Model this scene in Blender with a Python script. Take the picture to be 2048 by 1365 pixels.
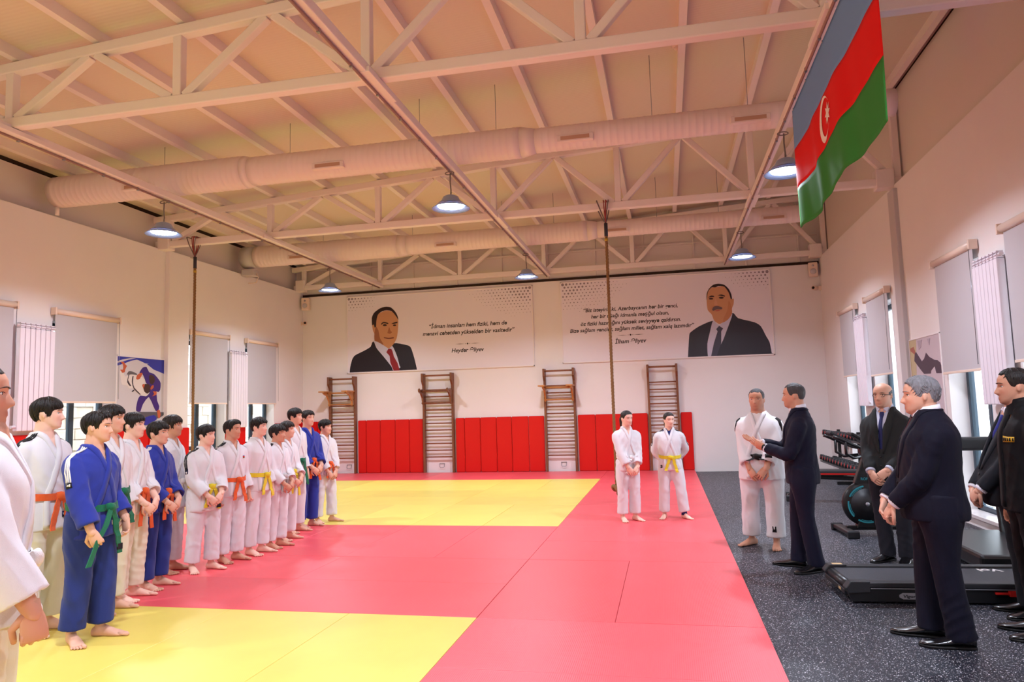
import bpy, bmesh, math, random
import numpy as np
from mathutils import Vector, Matrix, noise
from mathutils.bvhtree import BVHTree

scene = bpy.context.scene
for o in list(bpy.data.objects):
    bpy.data.objects.remove(o)
COL = scene.collection
PI = math.pi

# ------------------------------------------------------------------ camera
CAM_F = 1417.59            # focal length in pixels of the 2048 px wide frame
cam_d = bpy.data.cameras.new('camera')
cam_d.sensor_fit = 'HORIZONTAL'
cam_d.sensor_width = 36.0
cam_d.lens = CAM_F / 2048.0 * 36.0
cam_d.clip_start = 0.05
cam_d.clip_end = 200
cam = bpy.data.objects.new('camera', cam_d)
COL.objects.link(cam)
def camera_axes(yaw, pitch, roll):
    fw = Vector((-math.sin(yaw)*math.cos(pitch), math.cos(yaw)*math.cos(pitch), math.sin(pitch)))
    r0 = Vector((math.cos(yaw), math.sin(yaw), 0)); u0 = r0.cross(fw)
    r = math.cos(roll)*r0 - math.sin(roll)*u0
    u = math.sin(roll)*r0 + math.cos(roll)*u0
    return r, u, fw
_r, _u, _f = camera_axes(0.2105, 0.0964, 0.0283)
cam.matrix_world = Matrix(((_r.x, _u.x, -_f.x, 0), (_r.y, _u.y, -_f.y, 0), (_r.z, _u.z, -_f.z, 1.5419), (0, 0, 0, 1)))
scene.camera = cam

# ------------------------------------------------------------------ world: overcast daylight outside the windows
world = bpy.data.worlds.new('World'); scene.world = world
world.use_nodes = True
bg = world.node_tree.nodes['Background']
bg.inputs[0].default_value = (0.86, 0.93, 1.0, 1)
bg.inputs[1].default_value = 9.0

scene.view_settings.view_transform = 'Standard'
scene.view_settings.look = 'None'
scene.view_settings.gamma = 1.0
scene.view_settings.use_curve_mapping = False
scene.view_settings.exposure = 0.0
LAMP_POWER = 106.0
LAMP_COLOR = (0.76, 0.84, 1.0)

# ------------------------------------------------------------------ helpers
def lin(c):
    c = c/255.0
    return c/12.92 if c <= 0.04045 else ((c+0.055)/1.055)**2.4
def rgb(r, g, b):
    return (lin(r), lin(g), lin(b), 1.0)

MATS = {}
def mat(name, col, rough=0.6, spec=0.3, bump=0.0, bscale=40.0, var=0.0, vscale=3.0, metal=0.0, sheen=0.0, coat=0.0,
        emis=None, estr=0.0, trans=0.0, attr=None, stretch=None, sss=0.0):
    if name in MATS:
        return MATS[name]
    m = bpy.data.materials.new(name); m.use_nodes = True
    nt = m.node_tree; b = nt.nodes['Principled BSDF']
    b.inputs['Base Color'].default_value = col
    b.inputs['Roughness'].default_value = rough
    b.inputs['Specular IOR Level'].default_value = spec
    b.inputs['Metallic'].default_value = metal
    if sheen: b.inputs['Sheen Weight'].default_value = sheen
    if coat: b.inputs['Coat Weight'].default_value = coat
    if trans: b.inputs['Transmission Weight'].default_value = trans
    if emis:
        b.inputs['Emission Color'].default_value = emis
        b.inputs['Emission Strength'].default_value = estr
    tc = nt.nodes.new('ShaderNodeTexCoord')
    src = tc.outputs['Object']
    if stretch:
        mp = nt.nodes.new('ShaderNodeMapping'); mp.inputs['Scale'].default_value = stretch
        nt.links.new(src, mp.inputs['Vector']); src = mp.outputs['Vector']
    colsock = None
    if attr:
        a = nt.nodes.new('ShaderNodeAttribute'); a.attribute_name = attr
        nt.links.new(a.outputs['Color'], b.inputs['Base Color']); colsock = a.outputs['Color']
    if var:
        n = nt.nodes.new('ShaderNodeTexNoise'); n.inputs['Scale'].default_value = vscale; n.inputs['Detail'].default_value = 4
        nt.links.new(src, n.inputs['Vector'])
        mr = nt.nodes.new('ShaderNodeMapRange'); mr.inputs[1].default_value = 0.3; mr.inputs[2].default_value = 0.7
        mr.inputs[3].default_value = 1-var; mr.inputs[4].default_value = 1+var
        nt.links.new(n.outputs['Fac'], mr.inputs[0])
        mx = nt.nodes.new('ShaderNodeMix'); mx.data_type = 'RGBA'; mx.blend_type = 'MULTIPLY'; mx.inputs[0].default_value = 1
        if colsock: nt.links.new(colsock, mx.inputs[6])
        else: mx.inputs[6].default_value = col
        nt.links.new(mr.outputs[0], mx.inputs[7]); nt.links.new(mx.outputs[2], b.inputs['Base Color'])
    if bump:
        n2 = nt.nodes.new('ShaderNodeTexNoise'); n2.inputs['Scale'].default_value = bscale; n2.inputs['Detail'].default_value = 5
        nt.links.new(src, n2.inputs['Vector'])
        bp = nt.nodes.new('ShaderNodeBump'); bp.inputs['Strength'].default_value = bump; bp.inputs['Distance'].default_value = 0.02
        nt.links.new(n2.outputs['Fac'], bp.inputs['Height']); nt.links.new(bp.outputs['Normal'], b.inputs['Normal'])
    MATS[name] = m
    return m

def link(o, parent=None):
    COL.objects.link(o)
    if parent is not None: o.parent = parent
    return o
def tag(o, label=None, cat=None, group=None, kind=None):
    if label: o['label'] = label
    if cat: o['category'] = cat
    if group: o['group'] = group
    if kind: o['kind'] = kind
    return o
def empty(name, loc=(0, 0, 0), rz=0.0):
    o = bpy.data.objects.new(name, None); COL.objects.link(o)
    o.location = loc; o.rotation_euler = (0, 0, rz); o.empty_display_size = 0.1
    return o
def thing(name, label, cat, loc=(0, 0, 0), rz=0.0, group=None):
    return tag(empty(name, loc, rz), label, cat, group)

class G:
    """collects geometry of ONE mesh object"""
    def __init__(s): s.v = []; s.f = []; s.sm = []
    def add(s, verts, faces, smooth=False):
        n = len(s.v); s.v += [tuple(map(float, p)) for p in verts]
        for f in faces: s.f.append(tuple(i+n for i in f)); s.sm.append(smooth)
        return s
    def box(s, a, b):
        x0, y0, z0 = a; x1, y1, z1 = b
        v = [(x0, y0, z0), (x1, y0, z0), (x1, y1, z0), (x0, y1, z0), (x0, y0, z1), (x1, y0, z1), (x1, y1, z1), (x0, y1, z1)]
        return s.add(v, [(3, 2, 1, 0), (4, 5, 6, 7), (0, 1, 5, 4), (1, 2, 6, 5), (2, 3, 7, 6), (3, 0, 4, 7)])
    def bar(s, p, q, w, h, up=(0, 0, 1)):
        """rectangular bar from p to q, w across, h along up"""
        p = Vector(p); q = Vector(q); d = (q-p).normalized(); up = Vector(up)
        if abs(d.dot(up)) > 0.99: up = Vector((0, 1, 0))
        sx = d.cross(up).normalized(); sy = sx.cross(d).normalized()
        v = []
        for c in (p, q):
            for a, b in ((-1, -1), (1, -1), (1, 1), (-1, 1)): v.append(c+sx*(a*w/2)+sy*(b*h/2))
        return s.add(v, [(0, 1, 2, 3), (7, 6, 5, 4), (0, 4, 5, 1), (1, 5, 6, 2), (2, 6, 7, 3), (3, 7, 4, 0)])
    def tube(s, pts, rad, n=10, cap=True, smooth=True):
        """round tube along points; rad scalar or list, or list of (rx, ry)"""
        pts = [Vector(p) for p in pts]
        if not hasattr(rad, '__len__'): rad = [rad]*len(pts)
        ref = None; rings = []
        for i, p in enumerate(pts):
            t = (pts[min(i+1, len(pts)-1)]-pts[max(i-1, 0)])
            t = t.normalized() if t.length > 1e-9 else Vector((0, 0, 1))
            if ref is None:
                a = Vector((0, 0, 1)) if abs(t.z) < 0.9 else Vector((1, 0, 0))
                ref = (a-t*a.dot(t)).normalized()
            else:
                ref = (ref-t*ref.dot(t)).normalized()
            bi = t.cross(ref); r = rad[i]; rx, ry = (r if hasattr(r, '__len__') else (r, r))
            rings.append([p+ref*(rx*math.cos(2*PI*k/n))+bi*(ry*math.sin(2*PI*k/n)) for k in range(n)])
        v = [q for ring in rings for q in ring]; f = []
        for i in range(len(rings)-1):
            for k in range(n):
                f.append((i*n+k, i*n+(k+1) % n, (i+1)*n+(k+1) % n, (i+1)*n+k))
        s.add(v, f, smooth)
        if cap:
            m = len(s.v)-len(v)
            s.f.append(tuple(m+k for k in reversed(range(n)))); s.sm.append(False)
            s.f.append(tuple(m+(len(rings)-1)*n+k for k in range(n))); s.sm.append(False)
        return s
    def lathe(s, prof, c=(0, 0, 0), n=24, axis='Z', smooth=True):
        """profile of (radius, height) turned about an axis"""
        v = []; f = []
        for r, h in prof:
            for k in range(n):
                a = 2*PI*k/n; x, y = r*math.cos(a), r*math.sin(a)
                p = (x, y, h) if axis == 'Z' else ((h, x, y) if axis == 'X' else (y, h, x))
                v.append((p[0]+c[0], p[1]+c[1], p[2]+c[2]))
        m = len(prof)
        for i in range(m-1):
            for k in range(n): f.append((i*n+k, i*n+(k+1) % n, (i+1)*n+(k+1) % n, (i+1)*n+k))
        if prof[0][0] > 1e-6: f.append(tuple(reversed(range(n))))
        if prof[-1][0] > 1e-6: f.append(tuple((m-1)*n+k for k in range(n)))
        return s.add(v, f, smooth)
    def prism(s, poly, fn, d0, d1):
        """polygon of 2D points extruded; fn(u, v, depth) gives the 3D point"""
        n = len(poly)
        v = [fn(u, w, d0) for u, w in poly]+[fn(u, w, d1) for u, w in poly]
        f = [tuple(range(n)), tuple(reversed(range(n, 2*n)))]
        for k in range(n): f.append((k, n+k, n+(k+1) % n, (k+1) % n))
        return s.add(v, f)
    def ell(s, c, r, n=12, m=8):
        v = []; f = []
        for i in range(m+1):
            t = PI*i/m
            for k in range(n):
                a = 2*PI*k/n
                v.append((c[0]+r[0]*math.sin(t)*math.cos(a), c[1]+r[1]*math.sin(t)*math.sin(a), c[2]+r[2]*math.cos(t)))
        for i in range(m):
            for k in range(n): f.append((i*n+k, (i+1)*n+k, (i+1)*n+(k+1) % n, i*n+(k+1) % n))
        return s.add(v, f, True)
    def mesh(s, name, merge=False):
        me = bpy.data.meshes.new(name); me.from_pydata(s.v, [], s.f)
        me.polygons.foreach_set('use_smooth', s.sm)
        bm = bmesh.new(); bm.from_mesh(me)
        if merge: bmesh.ops.remove_doubles(bm, verts=bm.verts, dist=1e-5)
        bmesh.ops.recalc_face_normals(bm, faces=bm.faces)
        bm.to_mesh(me); bm.free()
        me.update()
        return me
    def build(s, name, m, parent=None, bevel=0.0, seg=2, merge=False):
        me = s.mesh(name, merge)
        if bevel:
            bm = bmesh.new(); bm.from_mesh(me)
            ed = [e for e in bm.edges if len(e.link_faces) == 2 and e.calc_face_angle(0) > 0.5]
            bmesh.ops.bevel(bm, geom=ed, offset=bevel, segments=seg, profile=0.5, affect='EDGES', clamp_overlap=True)
            bm.to_mesh(me); bm.free()
        me.materials.append(m)
        return link(bpy.data.objects.new(name, me), parent)

def copy_tree(o, parent=None):
    c = o.copy(); COL.objects.link(c)
    c.parent = parent
    for ch in list(o.children): copy_tree(ch, c)
    return c
def inst(me, name, parent=None, loc=(0, 0, 0), rot=(0, 0, 0), scale=(1, 1, 1)):
    o = bpy.data.objects.new(name, me); link(o, parent)
    o.location = loc; o.rotation_euler = rot; o.scale = scale
    return o

# ------------------------------------------------------------------ materials of the setting
M_WALL = mat('white_wall_paint', rgb(238, 230, 229), 0.55, 0.25, bump=0.04, bscale=90, var=0.012, vscale=1.5)
M_CEIL = mat('roof_sheet', rgb(224, 209, 190), 0.6, 0.2)
M_STEEL = mat('white_painted_steel', rgb(236, 222, 218), 0.42, 0.4)
M_DARKGAP = mat('dark_gap', rgb(60, 48, 42), 0.9, 0.1)
M_FRAME = mat('blue_grey_window_frame', rgb(50, 68, 82), 0.4, 0.4)
M_BLIND = mat('grey_blind_fabric', rgb(196, 190, 194), 0.85, 0.1, bump=0.05, bscale=300)
M_CREAM = mat('cream_plastic', rgb(236, 212, 196), 0.35, 0.4)
M_RAD = mat('radiator_enamel', rgb(236, 226, 236), 0.3, 0.5)
M_REDPAD = mat('red_vinyl_pad', rgb(214, 20, 16), 0.42, 0.3, bump=0.03, bscale=25)
M_WOOD = mat('brown_varnished_wood', rgb(126, 78, 52), 0.4, 0.4, var=0.18, vscale=14, stretch=(1, 1, 0.12))
M_WOODL = mat('light_varnished_wood', rgb(188, 128, 74), 0.4, 0.4, var=0.15, vscale=12, stretch=(0.2, 1, 1))
M_RUNG = mat('rung_wood', rgb(138, 84, 56), 0.38, 0.4, var=0.15, vscale=12, stretch=(0.12, 1, 1))
M_BLACK = mat('black_plastic', rgb(26, 26, 30), 0.45, 0.4)
M_METAL = mat('grey_metal', rgb(150, 150, 156), 0.35, 0.5, metal=0.8)
M_GREYP = mat('grey_paint', rgb(196, 188, 190), 0.5, 0.3)
M_ROPE = mat('hemp_rope', rgb(146, 112, 76), 0.85, 0.15, bump=0.4, bscale=160)

def ceil_z(x): return 5.53+(x+9.75)*0.0637

# roof sheet: fine ribs running across the room
nt = M_CEIL.node_tree; b = nt.nodes['Principled BSDF']
tc = nt.nodes.new('ShaderNodeTexCoord'); wv = nt.nodes.new('ShaderNodeTexWave'); wv.bands_direction = 'Y'
wv.inputs['Scale'].default_value = 6.0; wv.inputs['Distortion'].default_value = 0.3
nt.links.new(tc.outputs['Object'], wv.inputs['Vector'])
bp_ = nt.nodes.new('ShaderNodeBump'); bp_.inputs['Strength'].default_value = 0.10; bp_.inputs['Distance'].default_value = 0.01
nt.links.new(wv.outputs['Fac'], bp_.inputs['Height']); nt.links.new(bp_.outputs['Normal'], b.inputs['Normal'])

# rubber floor: dark blue-grey crumb rubber with pale flecks
def rubber_material():
    m = bpy.data.materials.new('speckled_rubber_floor'); m.use_nodes = True
    nt = m.node_tree; b = nt.nodes['Principled BSDF']; L = nt.links.new
    tc = nt.nodes.new('ShaderNodeTexCoord')
    def flecks(scale, thr, seed):
        mp = nt.nodes.new('ShaderNodeMapping'); mp.inputs['Location'].default_value = (seed, seed*1.7, 0)
        mp.inputs['Rotation'].default_value = (0, 0, seed)
        L(tc.outputs['Object'], mp.inputs['Vector'])
        n = nt.nodes.new('ShaderNodeTexNoise'); n.inputs['Scale'].default_value = 30; L(mp.outputs[0], n.inputs['Vector'])
        mv = nt.nodes.new('ShaderNodeMix'); mv.data_type = 'VECTOR'; mv.inputs[0].default_value = 0.02
        L(mp.outputs[0], mv.inputs[4]); L(n.outputs['Color'], mv.inputs[5])
        v = nt.nodes.new('ShaderNodeTexVoronoi'); v.inputs['Scale'].default_value = scale; L(mv.outputs[1], v.inputs['Vector'])
        g = nt.nodes.new('ShaderNodeSeparateColor'); L(v.outputs['Color'], g.inputs[0])
        sz = nt.nodes.new('ShaderNodeMath'); sz.operation = 'MULTIPLY_ADD'; L(g.outputs[0], sz.inputs[0])
        sz.inputs[1].default_value = 0.45; sz.inputs[2].default_value = thr
        lt = nt.nodes.new('ShaderNodeMath'); lt.operation = 'LESS_THAN'; L(v.outputs['Distance'], lt.inputs[0]); L(sz.outputs[0], lt.inputs[1])
        pk = nt.nodes.new('ShaderNodeMath'); pk.operation = 'GREATER_THAN'; L(g.outputs[1], pk.inputs[0]); pk.inputs[1].default_value = 0.52
        mu = nt.nodes.new('ShaderNodeMath'); mu.operation = 'MULTIPLY'; L(lt.outputs[0], mu.inputs[0]); L(pk.outputs[0], mu.inputs[1])
        return mu.outputs[0]
    a = flecks(100, -0.02, 0.3); c = flecks(175, 0.0, 2.1)
    mx = nt.nodes.new('ShaderNodeMath'); mx.operation = 'MAXIMUM'; L(a, mx.inputs[0])
    c2 = nt.nodes.new('ShaderNodeMath'); c2.operation = 'MULTIPLY'; L(c, c2.inputs[0]); c2.inputs[1].default_value = 0.6; L(c2.outputs[0], mx.inputs[1])
    mc = nt.nodes.new('ShaderNodeMix'); mc.data_type = 'RGBA'
    n3 = nt.nodes.new('ShaderNodeTexNoise'); n3.inputs['Scale'].default_value = 160; L(tc.outputs['Object'], n3.inputs['Vector'])
    cr = nt.nodes.new('ShaderNodeValToRGB'); cr.color_ramp.elements[0].color = rgb(19, 21, 29); cr.color_ramp.elements[1].color = rgb(42, 44, 56)
    L(n3.outputs['Fac'], cr.inputs[0])
    L(cr.outputs[0], mc.inputs[6]); mc.inputs[7].default_value = rgb(216, 214, 222); L(mx.outputs[0], mc.inputs[0])
    L(mc.outputs[2], b.inputs['Base Color'])
    b.inputs['Roughness'].default_value = 0.45; b.inputs['Specular IOR Level'].default_value = 0.36
    n4 = nt.nodes.new('ShaderNodeTexNoise'); n4.inputs['Scale'].default_value = 220; L(tc.outputs['Object'], n4.inputs['Vector'])
    bp = nt.nodes.new('ShaderNodeBump'); bp.inputs['Strength'].default_value = 0.25; bp.inputs['Distance'].default_value = 0.004
    L(n4.outputs['Fac'], bp.inputs['Height']); L(bp.outputs['Normal'], b.inputs['Normal'])
    return m
M_RUBBER = rubber_material()

# ------------------------------------------------------------------ room shell
XL, XR, YB0, YF = -9.28, 3.55, 17.04, -3.2
tag(G().box((XL-0.5, YF-0.4, -0.12), (XR+0.5, YB0+0.4, 0.0)).build('floor', M_RUBBER), 'dark grey rubber floor flecked with white', 'floor', kind='structure')

WIN_L = [(7.22, 8.48), (9.21, 10.48), (12.42, 13.66), (14.40, 15.63)]
WIN_R = [(14.04, 15.22), (12.10, 13.30), (8.88, 10.05), (6.90, 8.10)]
WZ0, WZ1 = 0.12, 3.12
def wall_with_windows(name, x0, x1, wins):
    g = G(); ys = sorted(wins); y = YF-0.35
    for a, b_ in ys:
        g.box((x0, y, 0), (x1, a, 4.78)); g.box((x0, a, 0), (x1, b_, WZ0)); g.box((x0, a, WZ1), (x1, b_, 4.78)); y = b_
    g.box((x0, y, 0), (x1, YB0+0.3, 4.78))
    return g
tag(wall_with_windows('wall_left', XL-0.38, XL, WIN_L).build('wall_left', M_WALL), 'white side wall on the left with blinds and radiators', 'wall', kind='structure')
tag(wall_with_windows('wall_right', XR, XR+0.38, WIN_R).build('wall_right', M_WALL), 'white side wall on the right with tall windows', 'wall', kind='structure')
tag(G().box((XL-0.2, YB0, 0), (XR+0.2, YB0+0.3, 4.70)).build('wall_back', M_WALL), 'white end wall carrying two banners', 'wall', kind='structure')
tag(G().box((XL-0.7, YF-0.35, 0), (XR+0.7, YF, 6.6)).build('wall_front', M_WALL), 'white wall behind the camera', 'wall', kind='structure')
# set-back upper walls under the roof
M_UPPER = mat('upper_wall_panel', rgb(226, 214, 206), 0.6, 0.2)
for nm, xa, xb in (('trim_1', XL-0.42, XL-0.22), ('trim_2', XR+0.16, XR+0.36)):
    zc = min(ceil_z(xa), ceil_z(xb))
    g = G().box((xa, YF-0.35, 4.78), (xb, YB0+0.3, zc-0.07))
    o = g.build(nm, M_UPPER)
    tag(o, 'set-back upper wall above the %s side wall' % ('left' if xa < 0 else 'right'), 'wall', kind='structure')
    tag(G().box((xa+0.03, YF-0.35, zc-0.07), (xb-0.03, YB0+0.3, zc+0.02)).build('shadow_gap', M_DARKGAP, o))
g = G()
zl, zr = ceil_z(XL-0.2), ceil_z(XR+0.2)
g.add([(XL-0.2, YB0+0.02, 4.70), (XR+0.2, YB0+0.02, 4.70), (XR+0.2, YB0+0.02, zr), (XL-0.2, YB0+0.02, zl),
       (XL-0.2, YB0+0.25, 4.70), (XR+0.2, YB0+0.25, 4.70), (XR+0.2, YB0+0.25, zr), (XL-0.2, YB0+0.25, zl)],
      [(0, 1, 2, 3), (7, 6, 5, 4), (0, 4, 5, 1), (1, 5, 6, 2), (2, 6, 7, 3), (3, 7, 4, 0)])
o3 = tag(g.build('trim_3', M_UPPER), 'upper end wall of wide cladding panels behind the rear truss', 'wall', kind='structure')
for i in range(1, 12):
    x = XL+i*1.165-0.4
    G().box((x-0.02, YB0-0.02, 4.72), (x+0.02, YB0+0.03, ceil_z(x)-0.02)).build('panel_joint', M_UPPER, o3)
G().box((XL, YB0-0.012, 4.655), (XR, YB0+0.03, 4.715)).build('shadow_gap', M_DARKGAP, o3)
G().box((XL, YB0-0.03, 5.33), (XR, YB0+0.03, 5.37)).build('cladding_rail', M_UPPER, o3)
# ceiling with purlins
x0, x1 = XL-0.75, XR+0.75
y0, y1 = YF-0.4, YB0+0.4
g = G().add([(x0, y0, ceil_z(x0)), (x1, y0, ceil_z(x1)), (x1, y1, ceil_z(x1)), (x0, y1, ceil_z(x0)),
             (x0, y0, ceil_z(x0)+0.12), (x1, y0, ceil_z(x1)+0.12), (x1, y1, ceil_z(x1)+0.12), (x0, y1, ceil_z(x0)+0.12)],
            [(3, 2, 1, 0), (4, 5, 6, 7), (0, 1, 5, 4), (1, 2, 6, 5), (2, 3, 7, 6), (3, 0, 4, 7)])
ceil = tag(g.build('ceiling', M_CEIL), 'sloping tan roof sheeting carried on white purlins', 'ceiling', kind='structure')
pm = G().box((-0.045, y0+0.1, -0.13), (0.045, y1-0.1, -0.0)).mesh('purlin'); pm.materials.append(M_STEEL)
for i in range(13):
    x = -9.02+i*1.048
    inst(pm, 'purlin', ceil, (x, 0, ceil_z(x)+0.003))

# wall pillars
for nm, a, b_, m, lb in (('trim_4', (XL-0.02, 11.74, 0), (XL+0.09, 12.34, 4.775), M_WALL, 'shallow white pillar on the left side wall'),
                         ('trim_5', (XR-0.06, 11.40, 0), (XR+0.05, 11.68, 4.70), M_GREYP, 'slim grey pillar on the right side wall')):
    tag(G().box(a, b_).build(nm, m, bevel=0.008), lb, 'pillar', kind='structure')

# ------------------------------------------------------------------ roof trusses
YT = [(6.30, 'near roof truss of white steel tubes crossing overhead'), (11.62, 'middle roof truss of white steel tubes above the climbing ropes'), (16.78, 'rear roof truss of white steel tubes against the end wall'), (0.95, 'roof truss of white steel tubes behind the camera')]
NB = [-9.10+2.122*i for i in range(7)]           # bottom nodes
for y, lb in YT:
    t = thing('roof_truss', lb, 'truss', (XL, y, 4.8))
    t['kind'] = 'structure'
    def L_(p): return (p[0]-XL, 0, p[1]-4.8)
    zb = 4.86
    G().bar(L_((XL-0.1, zb)), L_((XR+0.15, zb)), 0.12, 0.12).build('bottom_chord', M_STEEL, t, bevel=0.012)
    zt = lambda x: ceil_z(x)-0.21
    G().bar(L_((XL-0.15, zt(XL-0.15))), L_((XR+0.2, zt(XR+0.2))), 0.12, 0.12).build('top_chord', M_STEEL, t, bevel=0.012)
    for x in NB:
        G().bar(L_((x, zb)), L_((x, zt(x))), 0.10, 0.10).build('post', M_STEEL, t, bevel=0.01)
    for i in range(6):
        xm = (NB[i]+NB[i+1])/2
        for xn in (NB[i], NB[i+1]):
            s_ = 0.05 if xn < xm else -0.05
            G().bar(L_((xn+s_*1.6, zb+0.05)), L_((xm-s_*0.8, zt(xm)-0.05)), 0.09, 0.09).build('diagonal', M_STEEL, t, bevel=0.009)
    # bracket boxes where the truss rests on the side walls
    for xa, xb in ((XL-0.02, XL+0.22), (XR-0.24, XR+0.02)):
        G().box((xa-XL, -0.1, -0.05), (xb-XL, 0.1, 0.25)).build('end_bracket', M_STEEL, t, bevel=0.01)

# lighting rails under the trusses, with a cable conduit held by clips
RAILX = [-6.96, -2.64, 1.50]
clipm = G().box((-0.012, -0.015, -0.03), (0.012, 0.015, 0.012)).mesh('clip'); clipm.materials.append(MATS['grey_metal'])
for x, side in zip(RAILX, ('left', 'middle', 'right')):
    t = thing('lighting_rail', 'long white lighting rail running into the room on the %s' % side, 'rail', (x, YF, 4.74))
    G().box((-0.045, 0.0, 0.0), (0.045, YB0-0.2-YF, 0.10)).build('beam', M_STEEL, t, bevel=0.01)
    G().tube([(-0.03, 0.05, -0.018), (-0.03, YB0-0.3-YF, -0.018)], 0.014, 8).build('cable_conduit', mat('brown_conduit', rgb(150, 116, 110), 0.5), t)
    n = int((YB0-YF)/0.62)
    for i in range(n):
        inst(clipm, 'clip', t, (-0.03, 0.3+i*0.62, -0.01))
    for yt in (6.30-YF, 11.62-YF):
        G().box((-0.075, yt-0.35, -0.006), (0.075, yt+0.35, 0.05)).build('splice_plate', M_STEEL, t, bevel=0.006)

# ------------------------------------------------------------------ high-bay lamps
M_LAMP = mat('lamp_face', (1, 1, 1, 1), 0.5, emis=(0.93, 0.95, 1.0, 1), estr=22.0)
M_RIM = mat('lamp_reflector_rim', rgb(150, 176, 220), 0.2, 0.5, trans=0.5)
M_LBODY = mat('lamp_body', rgb(150, 165, 196), 0.35, 0.4)
M_CABLE = mat('steel_cable', rgb(120, 108, 104), 0.4, 0.4)
def make_lamp():
    t = empty('high_bay_lamp')
    G().lathe([(0.0, 0.13), (0.06, 0.13), (0.10, 0.11), (0.125, 0.06), (0.16, 0.03), (0.17, 0.0), (0.165, -0.003), (0.0, -0.003)], n=28).build('housing', M_LBODY, t)
    G().lathe([(0.0, -0.006), (0.172, -0.006), (0.170, -0.016), (0.0, -0.021)], n=32).build('light_panel', M_LAMP, t)
    G().lathe([(0.165, 0.012), (0.20, -0.02), (0.245, -0.045), (0.250, -0.045), (0.205, -0.014), (0.172, 0.018)], n=36).build('reflector_rim', M_RIM, t)
    G().tube([(0.0, 0, 0.13), (0.004, 0.005, 0.2), (-0.004, 0, 0.32), (0.0, 0, 0.435)], 0.009, 8).build('hanging_cable', M_CABLE, t)
    G().tube([(0.0, 0, 0.12), (0.012, 0.0, 0.17), (0.0, 0, 0.22), (-0.012, 0, 0.17), (0, 0, 0.12)], 0.006, 6).build('hook', M_METAL, t)
    ring = [(0.06*math.cos(a)-0.01, 0.0, 0.435+0.02*math.sin(a)) for a in np.linspace(0, 2*PI, 17)]
    G().tube(ring, 0.007, 6).build('cable_coil', M_CABLE, t)
    ld = bpy.data.lights.new('lamp_light', 'AREA'); ld.shape = 'DISK'; ld.size = 0.31
    ld.energy = LAMP_POWER; ld.color = LAMP_COLOR; ld.spread = math.radians(150)
    lo = bpy.data.objects.new('lamp_light', ld); link(lo, t); lo.location = (0, 0, -0.026)
    return t
lamp0 = make_lamp(); first = True
LAMPLBL = {(0, 1): 'lit high-bay lamp on the left rail in front of the middle truss', (1, 1): 'lit high-bay lamp on the middle rail in front of the middle truss',
           (2, 1): 'lit high-bay lamp on the right rail beside the hanging flag', (0, 2): 'lit high-bay lamp on the left rail above the left banner corner',
           (1, 2): 'lit high-bay lamp on the middle rail above the gap between the banners', (2, 2): 'lit high-bay lamp on the right rail above the right banner'}
for j, y in enumerate((3.2, 8.75, 13.95, -1.6)):
    for i, x in enumerate(RAILX):
        yy = y
        if i == 2 and j == 1: yy = 8.55
        if i == 2 and j == 2: yy = 13.45
        o = lamp0 if first else copy_tree(lamp0); first = False
        o.location = (x, yy, 4.24)
        tag(o, LAMPLBL.get((i, j)) or 'lit high-bay lamp on the %s rail %s' % (('left', 'middle', 'right')[i], 'just above the picture' if j == 0 else 'behind the camera'), 'lamp', 'high-bay lamps')

# ------------------------------------------------------------------ air ducts (large spiral tubes with two step-downs)
M_DUCT = mat('white_spiral_duct', rgb(232, 212, 210), 0.4, 0.35)
def duct(y, zc, segs, label, vents):
    t = thing('air_duct', label, 'duct', (XL+0.05, y, zc))
    for (xa, xb, ra, rb) in segs:
        prof = []
        n = max(2, int((xb-xa)/0.09)) if ra == rb else 1
        for i in range(n+1):
            u = i/n; r = ra+(rb-ra)*u; x = xa+(xb-xa)*u-XL-0.05
            if ra == rb and 0 < i < n: prof += [(r, x-0.012), (r+0.005, x), (r, x+0.012)]
            else: prof += [(r, x)]
        G().lathe(prof, n=28, axis='X').build('duct_section' if ra == rb else 'reducer', M_DUCT, t)
    for (x, r) in vents:
        xx = x-XL-0.05
        v = G()
        v.box((xx-0.24, -r*0.8-0.06, -r*0.72), (xx+0.24, -r*0.8+0.02, -r*0.72+0.09)).build('air_vent', M_DUCT, t, bevel=0.008)
        G().box((xx-0.19, -r*0.8-0.064, -r*0.72+0.02), (xx+0.19, -r*0.8-0.05, -r*0.72+0.07)).build('vent_slot', mat('vent_shadow', rgb(190, 150, 130), 0.7), t)
    return t
d1 = duct(9.17, 5.15, [(XL+0.05, -5.9, 0.238, 0.238), (-5.9, -5.8, 0.238, 0.208), (-5.8, -1.75, 0.208, 0.208), (-1.75, -1.55, 0.208, 0.165), (-1.55, 2.9, 0.165, 0.165)],
          'large white air duct between the near and middle trusses', [(-7.6, 0.238), (-4.5, 0.208), (-1.0, 0.165), (1.2, 0.165)])
d2 = duct(14.32, 5.16, [(XL+0.35, -5.5, 0.238, 0.238), (-5.5, -5.3, 0.238, 0.208), (-5.3, -1.4, 0.208, 0.208), (-1.4, -1.2, 0.208, 0.165), (-1.2, 2.9, 0.165, 0.165)],
          'large white air duct between the middle and rear trusses', [(-7.8, 0.238), (-4.4, 0.208), (-0.8, 0.165), (2.2, 0.165)])
for d, y in ((d1, 9.17), (d2, 14.32)):
    for x in (-7.3, -5.2, -3.2, -2.1, 0.0, 1.2):
        r = 0.24 if x < -5.9 else (0.21 if x < -1.7 else 0.165)
        G().tube([(x-XL-0.05, 0, r-0.02), (x-XL-0.05, 0, ceil_z(x)-d.location.z)], 0.004, 6).build('hanger_chain', M_METAL, d)
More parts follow.
